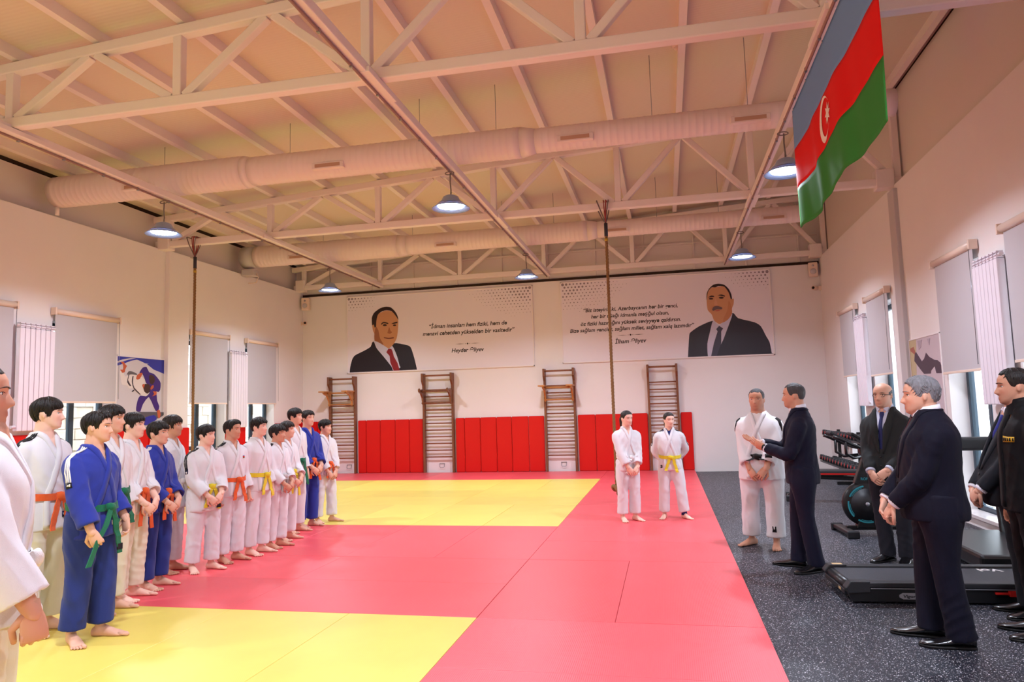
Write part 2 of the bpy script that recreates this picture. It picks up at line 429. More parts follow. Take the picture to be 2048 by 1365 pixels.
# fan box at the left end of the far duct
t = thing('duct_end_box', 'grey end box and pipe of the far duct by the left wall', 'duct fitting', (XL+0.02, 14.32, 4.99))
G().lathe([(0.245, 0.0), (0.25, 0.30)], (0, 0, 0.17), 24, 'X').build('collar', M_GREYP, t)
G().box((0.0, -0.12, -0.26), (0.30, 0.12, -0.12)).build('junction_box', M_GREYP, t, bevel=0.01)
G().tube([(0.29, 0, -0.2), (0.36, 0, -0.3), (0.3, 0, -0.42), (0.1, 0, -0.42)], 0.01, 6).build('cable', M_CREAM, t)
tag(G().tube([(XL+0.06, 9.17, 4.79), (XL+0.06, 9.17, 4.94)], 0.03, 10).build('duct_post', M_STEEL), 'short white post under the left end of the near duct', 'post')

# smoke detectors
for p, lb in (((-7.12, 5.9), 'small round smoke detector under the roof at far left'), ((-6.6, 10.7), 'small round smoke detector under the roof above the middle truss'), ((0.35, 9.0), 'small round smoke detector above the near duct')):
    z = ceil_z(p[0])
    t = thing('smoke_detector', lb, 'smoke detector', (p[0], p[1], z))
    G().lathe([(0.06, 0.0), (0.065, -0.03), (0.05, -0.045), (0.0, -0.05)], n=18).build('base', M_CREAM, t)
    G().lathe([(0.03, -0.045), (0.03, -0.075), (0.0, -0.08)], n=14).build('sensor', M_CREAM, t)

# ------------------------------------------------------------------ windows, blinds, radiators
M_GLASS = mat('window_glass', (0.9, 0.96, 1.0, 1), 0.02, 0.5, trans=1.0)
M_MARBLE = mat('pale_marble_sill', rgb(226, 216, 214), 0.25, 0.5, var=0.08, vscale=6)
def window(n, side, ya, yb, label, zmul=1.0):
    s = -1 if side == 'L' else 1
    xw = (XL-0.24) if side == 'L' else (XR+0.24)
    o = tag(empty('window_%d' % n, (xw, (ya+yb)/2, WZ0)), label, 'window', kind='structure')
    hw = (yb-ya)/2; hh = WZ1-WZ0
    for a, b_ in (((-0.04, -hw, 0), (0.04, -hw+0.07, hh)), ((-0.04, hw-0.07, 0), (0.04, hw, hh)), ((-0.04, -hw, 0), (0.04, hw, 0.08)),
                  ((-0.04, -hw, hh-0.08), (0.04, hw, hh)), ((-0.035, -0.045, 0), (0.035, 0.045, hh)), ((-0.035, -hw, 0.78), (0.035, hw, 0.86))):
        G().box(a, b_).build('window_frame', M_FRAME, o, bevel=0.006)
    for ya_, yb_ in ((-hw+0.06, -0.04), (0.04, hw-0.06)):
        for za, zb in ((0.07, 0.79), (0.85, hh-0.07)):
            G().box((-0.006, ya_, za), (0.006, yb_, zb)).build('pane', M_GLASS, o)
    x_in = (0.24+0.04)*(-s)
    G().box((min(x_in, 0.05*-s), -hw+0.0, -0.02), (max(x_in, 0.05*-s), hw-0.0, 0.025)).build('window_sill', M_MARBLE, o, bevel=0.006)
    return o
k = 1
WL_LBL = ['leftmost window with blue-grey frame, cut by the frame', 'blue-grey framed window behind the tall boys on the left', 'blue-grey framed window behind the left climbing rope', 'blue-grey framed window nearest the left rear corner']
WR_LBL = ['blue-grey framed window nearest the right rear corner', 'blue-grey framed window behind the bald man', 'tall blue-grey framed window behind the silver-haired man', 'blue-grey framed window behind the man in the black jacket']
for (a, b_), lb in zip(WIN_L, WL_LBL): window(k, 'L', a, b_, lb); k += 1
for (a, b_), lb in zip(WIN_R, WR_LBL): window(k, 'R', a, b_, lb); k += 1

def blind(side, ya, yb, zb, label):
    s = 1 if side == 'L' else -1
    xw = XL if side == 'L' else XR
    t = thing('roller_blind', label, 'blind', (xw, (ya+yb)/2, 3.24))
    hw = (yb-ya)/2+(0.018 if side == 'L' else 0.01)
    G().tube([(s*0.06, -hw, 0.03), (s*0.06, hw, 0.03)], 0.045, 14).build('roller_tube', M_CREAM, t)
    for e in (-1, 1):
        G().box((s*0.06-0.05, e*(hw+0.015)-0.015, -0.03), (s*0.06+0.05, e*(hw+0.015)+0.015, 0.085)).build('bracket', M_CREAM, t, bevel=0.008)
    G().box((s*0.055-0.002, -hw+0.015, zb-3.24), (s*0.055+0.002, hw-0.015, 0.03)).build('fabric', M_BLIND, t)
    G().box((s*0.055-0.008, -hw+0.01, zb-3.27), (s*0.055+0.008, hw-0.01, zb-3.24)).build('bottom_bar', M_CREAM, t, bevel=0.004)
    e = 1 if side == 'L' else -1
    G().tube([(s*0.10, e*(hw-0.005), 0.0), (s*0.105, e*(hw-0.003), zb-3.2)], 0.004, 6).build('pull_chain', M_METAL, t)
blind('L', 7.22, 8.48, 1.87, 'grey roller blind at the left edge of the picture')
blind('L', 9.21, 10.48, 1.87, 'wide grey roller blind left of the judo poster')
blind('L', 12.42, 13.66, 1.86, 'grey roller blind behind the left climbing rope')
blind('L', 14.40, 15.63, 1.86, 'grey roller blind nearest the left rear corner')
blind('R', 14.04, 15.22, 2.02, 'small grey roller blind nearest the right rear corner')
blind('R', 12.10, 13.30, 1.96, 'grey roller blind right of the far right radiator')
blind('R', 8.88, 10.05, 1.86, 'large grey roller blind above the silver-haired man')
blind('R', 6.90, 8.12, 1.90, 'grey roller blind at the right edge of the picture')

radm = None
def radiator(side, ya, z0, z1, label, n=7, w=0.088):
    s = 1 if side == 'L' else -1
    xw = XL if side == 'L' else XR
    t = thing('radiator', label, 'radiator', (xw, ya, z0))
    h = z1-z0
    for i in range(n):
        g = G()
        y = i*w
        g.box((s*0.045 if s > 0 else -0.125, y+0.004, 0.0), (0.125 if s > 0 else -0.045, y+w-0.004, h-0.09))
        g.build('fin', M_RAD, t, bevel=0.008)
        for q in range(3):
            zz = h-0.085+q*0.03
            G().box((s*0.05 if s > 0 else -0.118, y+0.012, zz), (0.118 if s > 0 else -0.05, y+w-0.012, zz+0.014)).build('grille_slot', M_RAD, t)
    G().tube([(s*0.085, -0.03, h-0.05), (s*0.085, n*w+0.03, h-0.05)], 0.022, 12).build('header_pipe', M_RAD, t)
    G().tube([(s*0.085, -0.06, 0.06), (s*0.085, n*w+0.02, 0.06)], 0.022, 12).build('lower_pipe', M_RAD, t)
    for y in (0.12, n*w-0.12):
        G().box((min(s*0.003, s*0.06), y-0.015, h*0.5), (max(s*0.003, s*0.06), y+0.015, h*0.5+0.04)).build('bracket', M_RAD, t)
    return t
radiator('L', 8.54, 1.43, 3.03, 'tall white radiator on the left wall by the picture edge')
radiator('L', 13.72, 1.32, 3.01, 'tall white radiator between the two far left blinds')
radiator('R', 13.34, 1.43, 3.06, 'tall white radiator between the two far right blinds')
radiator('R', 8.16, 1.45, 3.06, 'tall white radiator near the man in the black jacket')

# pale stone wall in the yard outside the left windows and a light one on the right
M_STONE = mat('limestone', rgb(214, 202, 184), 0.9, 0.1, bump=0.3, bscale=14, var=0.10, vscale=2.5)
t = tag(G().box((-12.1, 4, -0.3), (-11.75, 26, 2.9)).build('yard_wall', mat('mortar', rgb(212, 203, 188), 0.95)), 'pale limestone block wall outside the left windows', 'wall', kind='structure')
stm = [G().box((0, 0.008, 0.008), (0.05+0.02*q, 0.442, 0.212)).mesh('stone_block') for q in range(3)]
for m_ in stm: m_.materials.append(M_STONE)
rng = random.Random(3)
for r_ in range(11):
    for c_ in range(24):
        inst(stm[rng.randrange(3)], 'stone_block', t, (-11.77, 10.0+c_*0.45+(0.22 if r_ % 2 else 0), 0.3+r_*0.22))
tag(G().box((-14, -6, -0.35), (12, 30, -0.13)).build('yard_ground', mat('yard_paving', rgb(170, 165, 158), 0.9)), 'pale paved yard outside the hall windows', 'ground', kind='structure')

# ------------------------------------------------------------------ judo mats: loose-laid tiles, red border and bands, yellow fields
def mat_material(name, col, rough):
    m = bpy.data.materials.new(name); m.use_nodes = True
    nt = m.node_tree; b = nt.nodes['Principled BSDF']; L = nt.links.new
    b.inputs['Roughness'].default_value = rough; b.inputs['Specular IOR Level'].default_value = 0.5
    tc = nt.nodes.new('ShaderNodeTexCoord')
    n = nt.nodes.new('ShaderNodeTexNoise'); n.inputs['Scale'].default_value = 2.0; n.inputs['Detail'].default_value = 5; L(tc.outputs['Object'], n.inputs['Vector'])
    oi = nt.nodes.new('ShaderNodeObjectInfo')
    hs = nt.nodes.new('ShaderNodeMapRange'); L(oi.outputs['Random'], hs.inputs[0]); hs.inputs[3].default_value = 0.90; hs.inputs[4].default_value = 1.08
    ad = nt.nodes.new('ShaderNodeMapRange'); L(n.outputs['Fac'], ad.inputs[0]); ad.inputs[1].default_value = .3; ad.inputs[2].default_value = .7; ad.inputs[3].default_value = 0.96; ad.inputs[4].default_value = 1.04
    mu = nt.nodes.new('ShaderNodeMath'); mu.operation = 'MULTIPLY'; L(hs.outputs[0], mu.inputs[0]); L(ad.outputs[0], mu.inputs[1])
    mx = nt.nodes.new('ShaderNodeMix'); mx.data_type = 'RGBA'; mx.blend_type = 'MULTIPLY'; mx.inputs[0].default_value = 1
    mx.inputs[6].default_value = col; L(mu.outputs[0], mx.inputs[7]); L(mx.outputs[2], b.inputs['Base Color'])
    wv = nt.nodes.new('ShaderNodeTexWave'); wv.inputs['Scale'].default_value = 26; wv.bands_direction = 'X'; L(tc.outputs['Object'], wv.inputs['Vector'])
    n2 = nt.nodes.new('ShaderNodeTexNoise'); n2.inputs['Scale'].default_value = 260; L(tc.outputs['Object'], n2.inputs['Vector'])
    sm = nt.nodes.new('ShaderNodeMath'); L(wv.outputs['Fac'], sm.inputs[0]); L(n2.outputs['Fac'], sm.inputs[1])
    bp = nt.nodes.new('ShaderNodeBump'); bp.inputs['Strength'].default_value = 0.18; bp.inputs['Distance'].default_value = 0.002
    L(sm.outputs[0], bp.inputs['Height']); L(bp.outputs['Normal'], b.inputs['Normal'])
    return m
M_MRED = mat_material('red_mat_vinyl', rgb(236, 88, 97), 0.36)
M_MYEL = mat_material('yellow_mat_vinyl', rgb(238, 216, 104), 0.36)
mats_t = thing('judo_mat_area', 'red and yellow judo mat tiles covering most of the hall floor', 'mat', (0, 0, 0))
tile_cache = {}
def tile(xa, xb, ya, yb, red):
    w, d = round(xb-xa, 3), round(yb-ya, 3)
    key = (w, d, red)
    if key not in tile_cache:
        g = G().box((-w/2+0.0018, -d/2+0.0018, 0.001), (w/2-0.0018, d/2-0.0018, 0.04))
        me = g.mesh('mat_tile')
        bm = bmesh.new(); bm.from_mesh(me)
        bmesh.ops.bevel(bm, geom=[e for e in bm.edges if all(v.co.z > 0.02 for v in e.verts)], offset=0.002, segments=1, affect='EDGES')
        bm.to_mesh(me); bm.free()
        me.materials.append(M_MRED if red else M_MYEL); tile_cache[key] = me
    inst(tile_cache[key], 'mat_tile', mats_t, ((xa+xb)/2, (ya+yb)/2, rng.uniform(0, 0.0015)))
MS, MR, MX0 = -1.42, 5.147, -9.12
def rows(y0, y1, red, depth, xs):
    y = y0
    while y < y1-0.01:
        yn = min(y+depth, y1)
        for a, b_ in zip(xs[:-1], xs[1:]): tile(a, b_, y, yn, red)
        y = yn
def xsplit(x1, w):
    xs = [x1]
    while xs[-1] > MX0+0.05: xs.append(max(MX0, xs[-1]-w))
    return xs[::-1]
# right border strip
for y0, y1, xs in ((-2.853, 5.147, None), (5.147, 7.147, [MS, MS+1, MS+2]), (7.147, 15.147, None), (15.147, 16.98, [MS, MS+2])):
    if xs is None: rows(y0, y1, True, 1.0, [MS, MS+2])
    else: rows(y0, y1, True, 2.0, xs)
rows(-2.853, MR, False, 2.0, xsplit(MS, 1.0))
rows(MR, MR+2, True, 1.0, xsplit(MS, 2.0))
rows(MR+2, MR+4, True, 2.0, xsplit(MS, 1.0))
rows(MR+4, MR+6, False, 2.0, xsplit(MS, 1.0)); rows(MR+6, MR+8, False, 1.0, xsplit(MS, 2.0)); rows(MR+8, MR+10, False, 2.0, xsplit(MS, 1.0))
rows(MR+10, 16.98, True, 2.0, xsplit(MS, 2.0))

# ------------------------------------------------------------------ red wall pads (back wall and left wall)
pad_t = thing('wall_padding', 'red vinyl wall pads along the foot of the end wall', 'wall pad', (0, YB0, 0.04))
def pad_mesh(w, axis):
    g = G().box((0.004, -0.055, 0.0), (w-0.004, -0.001, 1.33)) if axis == 'x' else G().box((0.001, 0.004, 0.0), (0.055, w-0.004, 1.33))
    me = g.mesh('pad'); bm = bmesh.new(); bm.from_mesh(me)
    bmesh.ops.bevel(bm, geom=list(bm.edges), offset=0.012, segments=2, affect='EDGES'); bm.to_mesh(me); bm.free()
    for p in me.polygons: p.use_smooth = False
    me.materials.append(M_REDPAD); return me
for run in ([-9.2, -8.85, -8.52], [-7.72, -7.49, -7.11, -6.71, -6.33, -5.97], [-5.12, -4.89, -4.49, -4.08, -3.70, -3.28, -2.89], [-2.08, -1.66, -1.22, -0.80, -0.43], [0.32, 0.58]):
    for a, b_ in zip(run[:-1], run[1:]):
        inst(pad_mesh(b_-a, 'x'), 'pad', pad_t, (a, 0, 0))
pad_l = thing('wall_padding', 'red vinyl wall pads on the left wall behind the row of boys', 'wall pad', (XL, 0, 0.04))
for a0, b0 in ((5.8, 7.2), (8.5, 9.19), (10.5, 11.72), (13.68, 14.38), (15.65, 16.95)):
    n = max(1, round((b0-a0)/0.4)); w = (b0-a0)/n
    me = pad_mesh(w, 'y')
    for i in range(n): inst(me, 'pad', pad_l, (0, a0+i*w, 0))
me = pad_mesh(0.58, 'y')
inst(me, 'pad', pad_l, (0.09, 11.75, 0))

# ------------------------------------------------------------------ stall bars
RZ = [0.385+i*0.1655 for i in range(11)]
def stall_bars(xa, xb, label):
    t = thing('wall_bars', label, 'wall bars', ((xa+xb)/2, YB0, 0.04))
    hw = (xb-xa)/2
    for e in (-1, 1):
        x = e*(hw-0.035)
        poly = [(0.0, 0.0), (0.12, 0.0), (0.12, 2.08), (0.13, 2.16), (0.22, 2.28), (0.22, 2.46), (0.0, 2.46)]
        g = G().prism(poly, lambda u, v, d: (x+d, -u, v), -0.025, 0.025)
        g.build('upright', M_WOOD, t, bevel=0.004)
    for z in RZ[:-1]:
        G().tube([(-hw+0.04, -0.085, z), (hw-0.04, -0.085, z)], [(0.016, 0.021)]*2, 10).build('rung', M_RUNG, t)
    G().tube([(-hw+0.04, -0.085, 2.045), (hw-0.04, -0.085, 2.045)], [(0.016, 0.021)]*2, 10).build('rung', M_RUNG, t)
    G().tube([(-hw+0.04, -0.18, 2.40), (hw-0.04, -0.18, 2.40)], 0.022, 12).build('top_rung', M_RUNG, t)
    return t
BARS = [(-8.50, -7.74, 'brown wall bars at left rear behind the smallest boy'), (-5.96, -5.14, 'brown wall bars under the right end of the left banner'),
        (-2.88, -2.10, 'brown wall bars below the gap between the banners'), (-0.42, 0.31, 'brown wall bars behind the girl with the yellow belt')]
for a, b_, lb in BARS: stall_bars(a, b_, lb)
# pull-up frames hooked on the wall bars
def pull_frame(xc, hw, z, m, label, style):
    t = thing('pull_up_frame', label, 'pull-up bar', (xc, YB0-0.13, z))
    for e in (-1, 1):
        x = e*(hw-0.05)
        poly = [(0.0, -0.02), (0.03, -0.30), (0.07, -0.33), (0.11, -0.20), (0.22, -0.07), (0.40, -0.02), (0.42, 0.03), (0.36, 0.05), (0.0, 0.03)]
        if style: poly = [(0.0, 0.02), (0.03, -0.30), (0.07, -0.33), (0.12, -0.16), (0.24, -0.05), (0.36, -0.02), (0.38, 0.04), (0.33, 0.07), (0.26, 0.03), (0.1, 0.06)]
        G().prism([(u, v) for u, v in poly], lambda u, v, d: (x+d, -u, v), -0.02, 0.02).build('bracket', m, t, bevel=0.003)
        if not style: G().box((x-0.11, -0.46, 0.02), (x+0.05, -0.02, 0.055)).build('arm_rest', m, t, bevel=0.006)
    G().tube([(-hw+0.02, -0.20, 0.0), (hw-0.02, -0.20, 0.0)], 0.022, 10).build('cross_bar', m, t)
    G().tube([(-hw+0.02, -0.07, -0.29), (hw-0.02, -0.07, -0.29)], 0.02, 10).build('cross_bar', m, t)
pull_frame(-8.12, 0.36, 2.08, M_WOODL, 'light wooden pull-up frame on the leftmost wall bars', 0)
pull_frame(-5.55, 0.41, 2.05, M_WOOD, 'dark wooden pull-up frame on the second wall bars', 1)
pull_frame(-2.49, 0.38, 2.04, M_WOODL, 'wooden pull-up frame on the third wall bars from the left', 0)
# small wire hoops on the wall between the bars
for x, lb in ((-7.98, 'small wire hoop on the wall inside the leftmost wall bars'), (-5.5, 'small wire hoop on the wall inside the second wall bars'), (-2.45, 'small wire hoop on the wall inside the third wall bars')):
    t = thing('wall_hoop', lb, 'hoop', (x, YB0, 0.19))
    G().tube([(-0.06, -0.004, 0.06), (-0.06, -0.03, -0.01), (-0.04, -0.04, -0.03), (0.04, -0.04, -0.03), (0.06, -0.03, -0.01), (0.06, -0.004, 0.06)], 0.006, 6).build('wire_loop', M_METAL, t)
    G().box((-0.07, -0.006, 0.05), (0.07, 0.0, 0.07)).build('mount', M_METAL, t)

# ------------------------------------------------------------------ loudspeakers and cameras in the rear corners
for x, z, lb, s in ((-9.13, 4.45, 'small white loudspeaker high in the left rear corner', 1), (3.40, 4.50, 'small white loudspeaker high in the right rear corner', -1)):
    t = thing('loudspeaker', lb, 'loudspeaker', (x, YB0-0.12, z), s*0.2)
    G().box((-0.10, -0.09, -0.16), (0.10, 0.08, 0.16)).build('cabinet', M_CREAM, t, bevel=0.02)
    G().lathe([(0.065, -0.105), (0.06, -0.112), (0.0, -0.108)], (0, 0, -0.05), 20, 'Y').build('driver', M_GREYP, t)
    G().lathe([(0.025, -0.1), (0.0, -0.105)], (0, 0, 0.08), 16, 'Y').build('tweeter', M_GREYP, t)
    G().tube([(0, 0.06, 0.0), (0, 0.13, 0.0)], 0.02, 8).build('bracket', M_GREYP, t)
for x, z, lb, s in ((-9.18, 3.95, 'white bullet camera on the wall near the left rear corner', 1), (3.42, 4.08, 'white bullet camera on the wall near the right rear corner', -1)):
    t = thing('security_camera', lb, 'camera', (x, YB0-0.1, z), s*0.6)
    G().lathe([(0.045, -0.1), (0.05, -0.09), (0.05, 0.05), (0.04, 0.06), (0.0, 0.062)], (0, 0, 0), 18, 'Y').build('body', M_CREAM, t)
    G().lathe([(0.032, -0.104), (0.0, -0.107)], (0, 0, 0), 16, 'Y').build('lens', M_BLACK, t)
    G().tube([(0, 0.03, 0), (-s*0.06, 0.09, 0.0)], 0.016, 8).build('arm', M_CREAM, t)
    G().box((-s*0.09-0.04, 0.055, -0.05), (-s*0.09+0.04, 0.10, 0.05)).build('mount', M_CREAM, t, bevel=0.006)

# ------------------------------------------------------------------ climbing ropes
def rope(x, y, z0, label, knot):
    t = thing('climbing_rope', label, 'rope', (x, y, z0))
    zt = 4.36-z0
    g = G(); turns = (zt)/0.075; n = int(zt/0.018)
    for k in range(3):
        pts = []
        for i in range(n+1):
            z = zt*i/n; a = 2*PI*(z/0.16)+k*2*PI/3
            pts.append((0.0125*math.cos(a), 0.0125*math.sin(a), z))
        g.tube(pts, 0.0145, 6)
    g.build('rope_strands', M_ROPE, t)
    G().tube([(0, 0, zt-0.02), (0, 0, zt+0.20)], 0.03, 12).build('sleeve', mat('dark_rope_sleeve', rgb(52, 52, 66), 0.6), t)
    G().tube([(0, 0, zt-0.10), (0, 0, zt-0.06)], 0.029, 12).build('tape_band', mat('yellow_tape', rgb(190, 160, 60), 0.5), t)
    ch = [mat('red_sling', rgb(150, 60, 60), 0.7), mat('grey_sling', rgb(120, 104, 104), 0.6)]
    top = 4.93-z0
    for j, dx in enumerate((-0.13, -0.02, 0.02, 0.06)):
        pts = []
        for i in range(13):
            u = i/12; yy = -0.075*math.sin(PI*min(1, u*1.0))*1.0
            pts.append((dx*u*(1.0), -0.008-0.067*min(1, u*1.6), zt+0.2+(top-zt-0.2)*u))
        pts += [(dx, -0.06, top+0.005), (dx, 0.075, top+0.005), (dx*0.9, 0.075, top-0.14), (dx*0.5, 0.03, zt+0.3), (0.0, 0.0, zt+0.2)]
        G().tube(pts, 0.008 if j % 2 else 0.010, 6).build('sling', ch[1 if j in (0, 3) else 0], t)
    if knot:
        kp = [(0.045*math.cos(a)*(1+0.3*math.cos(2*a)), 0.045*math.sin(a), 0.03+0.035*math.sin(2*a+0.5)) for a in np.linspace(0, 2*PI*1.5, 40)]
        G().tube(kp, 0.03, 8).build('end_knot', M_ROPE, t)
        G().tube([(0.01, 0, 0.0), (0.02, 0, -0.06), (0.03, 0.01, -0.10)], [0.02, 0.028, 0.012], 8).build('frayed_end', M_ROPE, t)
rope(-0.83, 11.55, 0.22, 'thick hemp climbing rope hanging beside the girl with the white belt', True)
rope(-8.50, 11.55, 0.22, 'thick hemp climbing rope hanging at the left near the side wall', True)

# ================================================================== PEOPLE
def catmull(P, sub):
    P = np.asarray(P, float); n = len(P); out = []
    for i in range(n-1):
        p0 = P[max(i-1, 0)]; p1 = P[i]; p2 = P[i+1]; p3 = P[min(i+2, n-1)]
        for k in range(sub):
            t = k/sub
            out.append(0.5*((2*p1)+(-p0+p2)*t+(2*p0-5*p1+4*p2-p3)*t*t+(-p0+3*p1-3*p2+p3)*t**3))
    out.append(P[-1])
    return np.array(out)
def limb(g, pts, rads, sub=4, n=16, cuff=0.0):
    """tapered limb through joints; cuff > 0 leaves a hollow rim at the end"""
    P = catmull([list(p)+([r, r] if not hasattr(r, '__len__') else list(r)) for p, r in zip(pts, rads)], sub)
    pp = [tuple(q[:3]) for q in P]; rr = [(q[3], q[4]) for q in P]
    if cuff:
        d = (Vector(pp[-1])-Vector(pp[-2])).normalized(); e = Vector(pp[-1]); r = rr[-1]
        pp += [tuple(e+d*0.001), tuple(e-d*cuff)]; rr += [(r[0]*0.74, r[1]*0.74), (r[0]*0.66, r[1]*0.66)]
        # the last two rings run backwards: build ring frames by hand
        g2 = G(); g2.tube(pp[:-2], rr[:-2], n, cap=True); g.v, g.f, g.sm, _ = merge_cuff(g, g2, n, e, d, r, cuff)
        return
    g.tube(pp, rr, n, cap=True)
def merge_cuff(g, g2, n, e, d, r, cuff):
    """replace the end cap of tube g2 by a recessed cup and add it to g"""
    f = list(g2.f); f.pop()                      # end cap
    base = len(g2.v)-n
    ring = [Vector(g2.v[base+k]) for k in range(n)]
    in1 = [e+(p-e)*0.78 for p in ring]; in2 = [e+(p-e)*0.70-d*cuff for p in ring]
    v = list(g2.v)+[tuple(p) for p in in1]+[tuple(p) for p in in2]
    a, b_ = base+n, base+2*n
    for k in range(n):
        k2 = (k+1) % n
        f.append((base+k, base+k2, a+k2, a+k)); f.append((a+k, a+k2, b_+k2, b_+k))
    f.append(tuple(b_+k for k in range(n)))
    g.add(v, f, True)
    return g.v, g.f, g.sm, None
def loft(g, rings, n=36, sub=3, pw=2.3):
    """horizontal rings (z, cx, cy, rx, front, back)"""
    R = catmull(rings, sub); v = []; f = []
    for z, cx, cy, rx, fr, bk in R:
        for k in range(n):
            a = 2*PI*k/n; c, s = math.cos(a), math.sin(a)
            x = rx*math.copysign(abs(s)**(2/pw), s); y = math.copysign(abs(c)**(2/pw), c)
            v.append((cx+x, cy-(fr if y > 0 else bk)*y, z))
    m = len(R)
    for i in range(m-1):
        for k in range(n): f.append((i*n+k, i*n+(k+1) % n, (i+1)*n+(k+1) % n, (i+1)*n+k))
    f.append(tuple(reversed(range(n)))); f.append(tuple((m-1)*n+k for k in range(n)))
    g.add(v, f, True)
def voxel_mesh(g, voxel, name, smooth=3):
    me = g.mesh('tmp'); o = bpy.data.objects.new('tmp', me); COL.objects.link(o)
    m = o.modifiers.new('r', 'REMESH'); m.mode = 'VOXEL'; m.voxel_size = voxel; m.use_smooth_shade = True
    if smooth:
        s = o.modifiers.new('s', 'SMOOTH'); s.iterations = smooth; s.factor = 0.5
    dg = bpy.context.evaluated_depsgraph_get()
    me2 = bpy.data.meshes.new_from_object(o.evaluated_get(dg)); me2.name = name
    bpy.data.objects.remove(o); bpy.data.meshes.remove(me)
    return me2
def get_co(me):
    a = np.empty(len(me.vertices)*3, np.float32); me.vertices.foreach_get('co', a); return a.reshape(-1, 3).astype(float)
def get_no(me):
    a = np.empty(len(me.vertices)*3, np.float32); me.vertices.foreach_get('normal', a); return a.reshape(-1, 3).astype(float)
def set_co(me, co):
    me.vertices.foreach_set('co', co.astype(np.float32).ravel()); me.update()
def bvh_of(me):
    return BVHTree.FromPolygons([v.co.copy() for v in me.vertices], [tuple(p.vertices) for p in me.polygons])
def folds(me, amp, seed, k=(9, 9, 5), weight=None):
    """broad drape plus narrow slanted creases, pushed along the normals"""
    co = get_co(me); no = get_no(me); r = np.random.RandomState(seed); d = np.zeros(len(co))
    for i in range(3):
        kv = r.normal(size=3)*np.array(k)*(1.0+0.6*i); ph = r.uniform(0, 6.28)
        d += 0.55*np.sin(co@kv+ph)/(1.0+0.5*i)
    for i in range(6):
        a = r.uniform(-0.75, 0.75)+(PI*0.35*r.choice([-1, 1]) if i == 5 else 0); kk = r.uniform(26, 52)
        kv = kk*np.array([math.cos(a)*0.8, 0.55*r.choice([-1, 1]), math.sin(a)]); ph = r.uniform(0, 6.28)
        kb = r.normal(size=3)*8; pb = r.uniform(0, 6.28)
        m = np.clip(np.sin(co@kb+pb)-0.15, 0, 1)
        w = np.sin(co@kv+ph+0.9*np.sin(co@(kv[[2, 0, 1]]*0.25)+ph))
        d += 0.62*m*(1.0-2.0*np.abs(w))
    co += no*(d*amp/2.2*(1.0 if weight is None else weight(co)))[:, None]
    set_co(me, co)
def ik(S, W, l1, l2, hint):
    S = Vector(S); W = Vector(W); d = W-S; L = d.length
    if L > (l1+l2)*0.995: W = S+d*((l1+l2)*0.995/L); d = W-S; L = d.length
    a = (l1*l1-l2*l2+L*L)/(2*L); h = math.sqrt(max(l1*l1-a*a, 0)); dn = d/L
    hv = Vector(hint); hv = (hv-dn*hv.dot(dn)).normalized()
    return S+dn*a+hv*h, W

# ---- head, in units of head height: x sideways, -y forward, z 0 (chin) .. 1 (crown)
HZ = [0.0, 0.04, 0.09, 0.14, 0.2, 0.3, 0.42, 0.52, 0.62, 0.72, 0.82, 0.90, 0.955, 0.985, 1.0]
HF = [0.27, 0.345, 0.375, 0.378, 0.375, 0.383, 0.388, 0.385, 0.395, 0.388, 0.338, 0.262, 0.175, 0.10, 0.0]
HBk = [-0.12, -0.06, 0.03, 0.11, 0.20, 0.33, 0.405, 0.435, 0.445, 0.435, 0.385, 0.305, 0.205, 0.12, 0.0]
HW = [0.09, 0.15, 0.20, 0.232, 0.258, 0.288, 0.312, 0.325, 0.334, 0.332, 0.298, 0.235, 0.16, 0.092, 0.0]
def gs(x, s): return np.exp(-(x/s)**2)
def head_pt(az, z, nose=1.0, grow=0.0, feat=True, jaw=1.0):
    f = np.interp(z, HZ, HF); b = np.interp(z, HZ, HBk); w = np.interp(z, HZ, HW)
    w = w*(1+(jaw-1)*max(0, 1-z/0.5))
    c, s = math.cos(az), math.sin(az); pw = 2.25
    X = w*math.copysign(abs(s)**(2/pw), s); cy = math.copysign(abs(c)**(2/pw), c)
    mid = (f-b)/2                                     # section centre, forward
    hl = (f+b)/2
    y = mid+hl*cy
    if feat and c > 0.05:
        d = 0.0; ax = abs(X)
        nz = np.interp(z, [0.26, 0.285, 0.315, 0.345, 0.42, 0.50, 0.555], [0.0, 0.045, 0.105, 0.118, 0.075, 0.025, 0.0])
        ns = np.interp(z, [0.28, 0.33, 0.42, 0.55], [0.062, 0.062, 0.042, 0.036])
        d += nose*nz*gs(X, ns)
        d += nose*0.022*gs(ax-0.05, 0.03)*gs(z-0.315, 0.03)
        d -= 0.040*gs(ax-0.145, 0.075)*gs(z-0.505, 0.045)
        d += 0.018*gs(ax-0.13, 0.11)*gs(z-0.60, 0.035)
        d += 0.020*gs(ax-0.20, 0.08)*gs(z-0.38, 0.08)
        d += 0.024*gs(X, 0.095)*gs(z-0.205, 0.022)+0.026*gs(X, 0.08)*gs(z-0.158, 0.022)
        d -= 0.012*gs(X, 0.10)*gs(z-0.182, 0.010)
        d -= 0.014*gs(X, 0.1)*gs(z-0.115, 0.02)
        d += 0.018*gs(X, 0.085)*gs(z-0.06, 0.04)
        y += d*min(1, c*2.2)
    p = np.array([X, -y, z])
    if grow:
        cc = np.array([0, 0.02, 0.55]); p = cc+(p-cc)*(1+grow)
    return p
def face_y(x, z, **kw):
    lo, hi = 0.0, PI/2
    for _ in range(26):
        m = (lo+hi)/2
        if abs(head_pt(m, z, **kw)[0]) < abs(x): lo = m
        else: hi = m
    return head_pt(lo, z, **kw)[1]

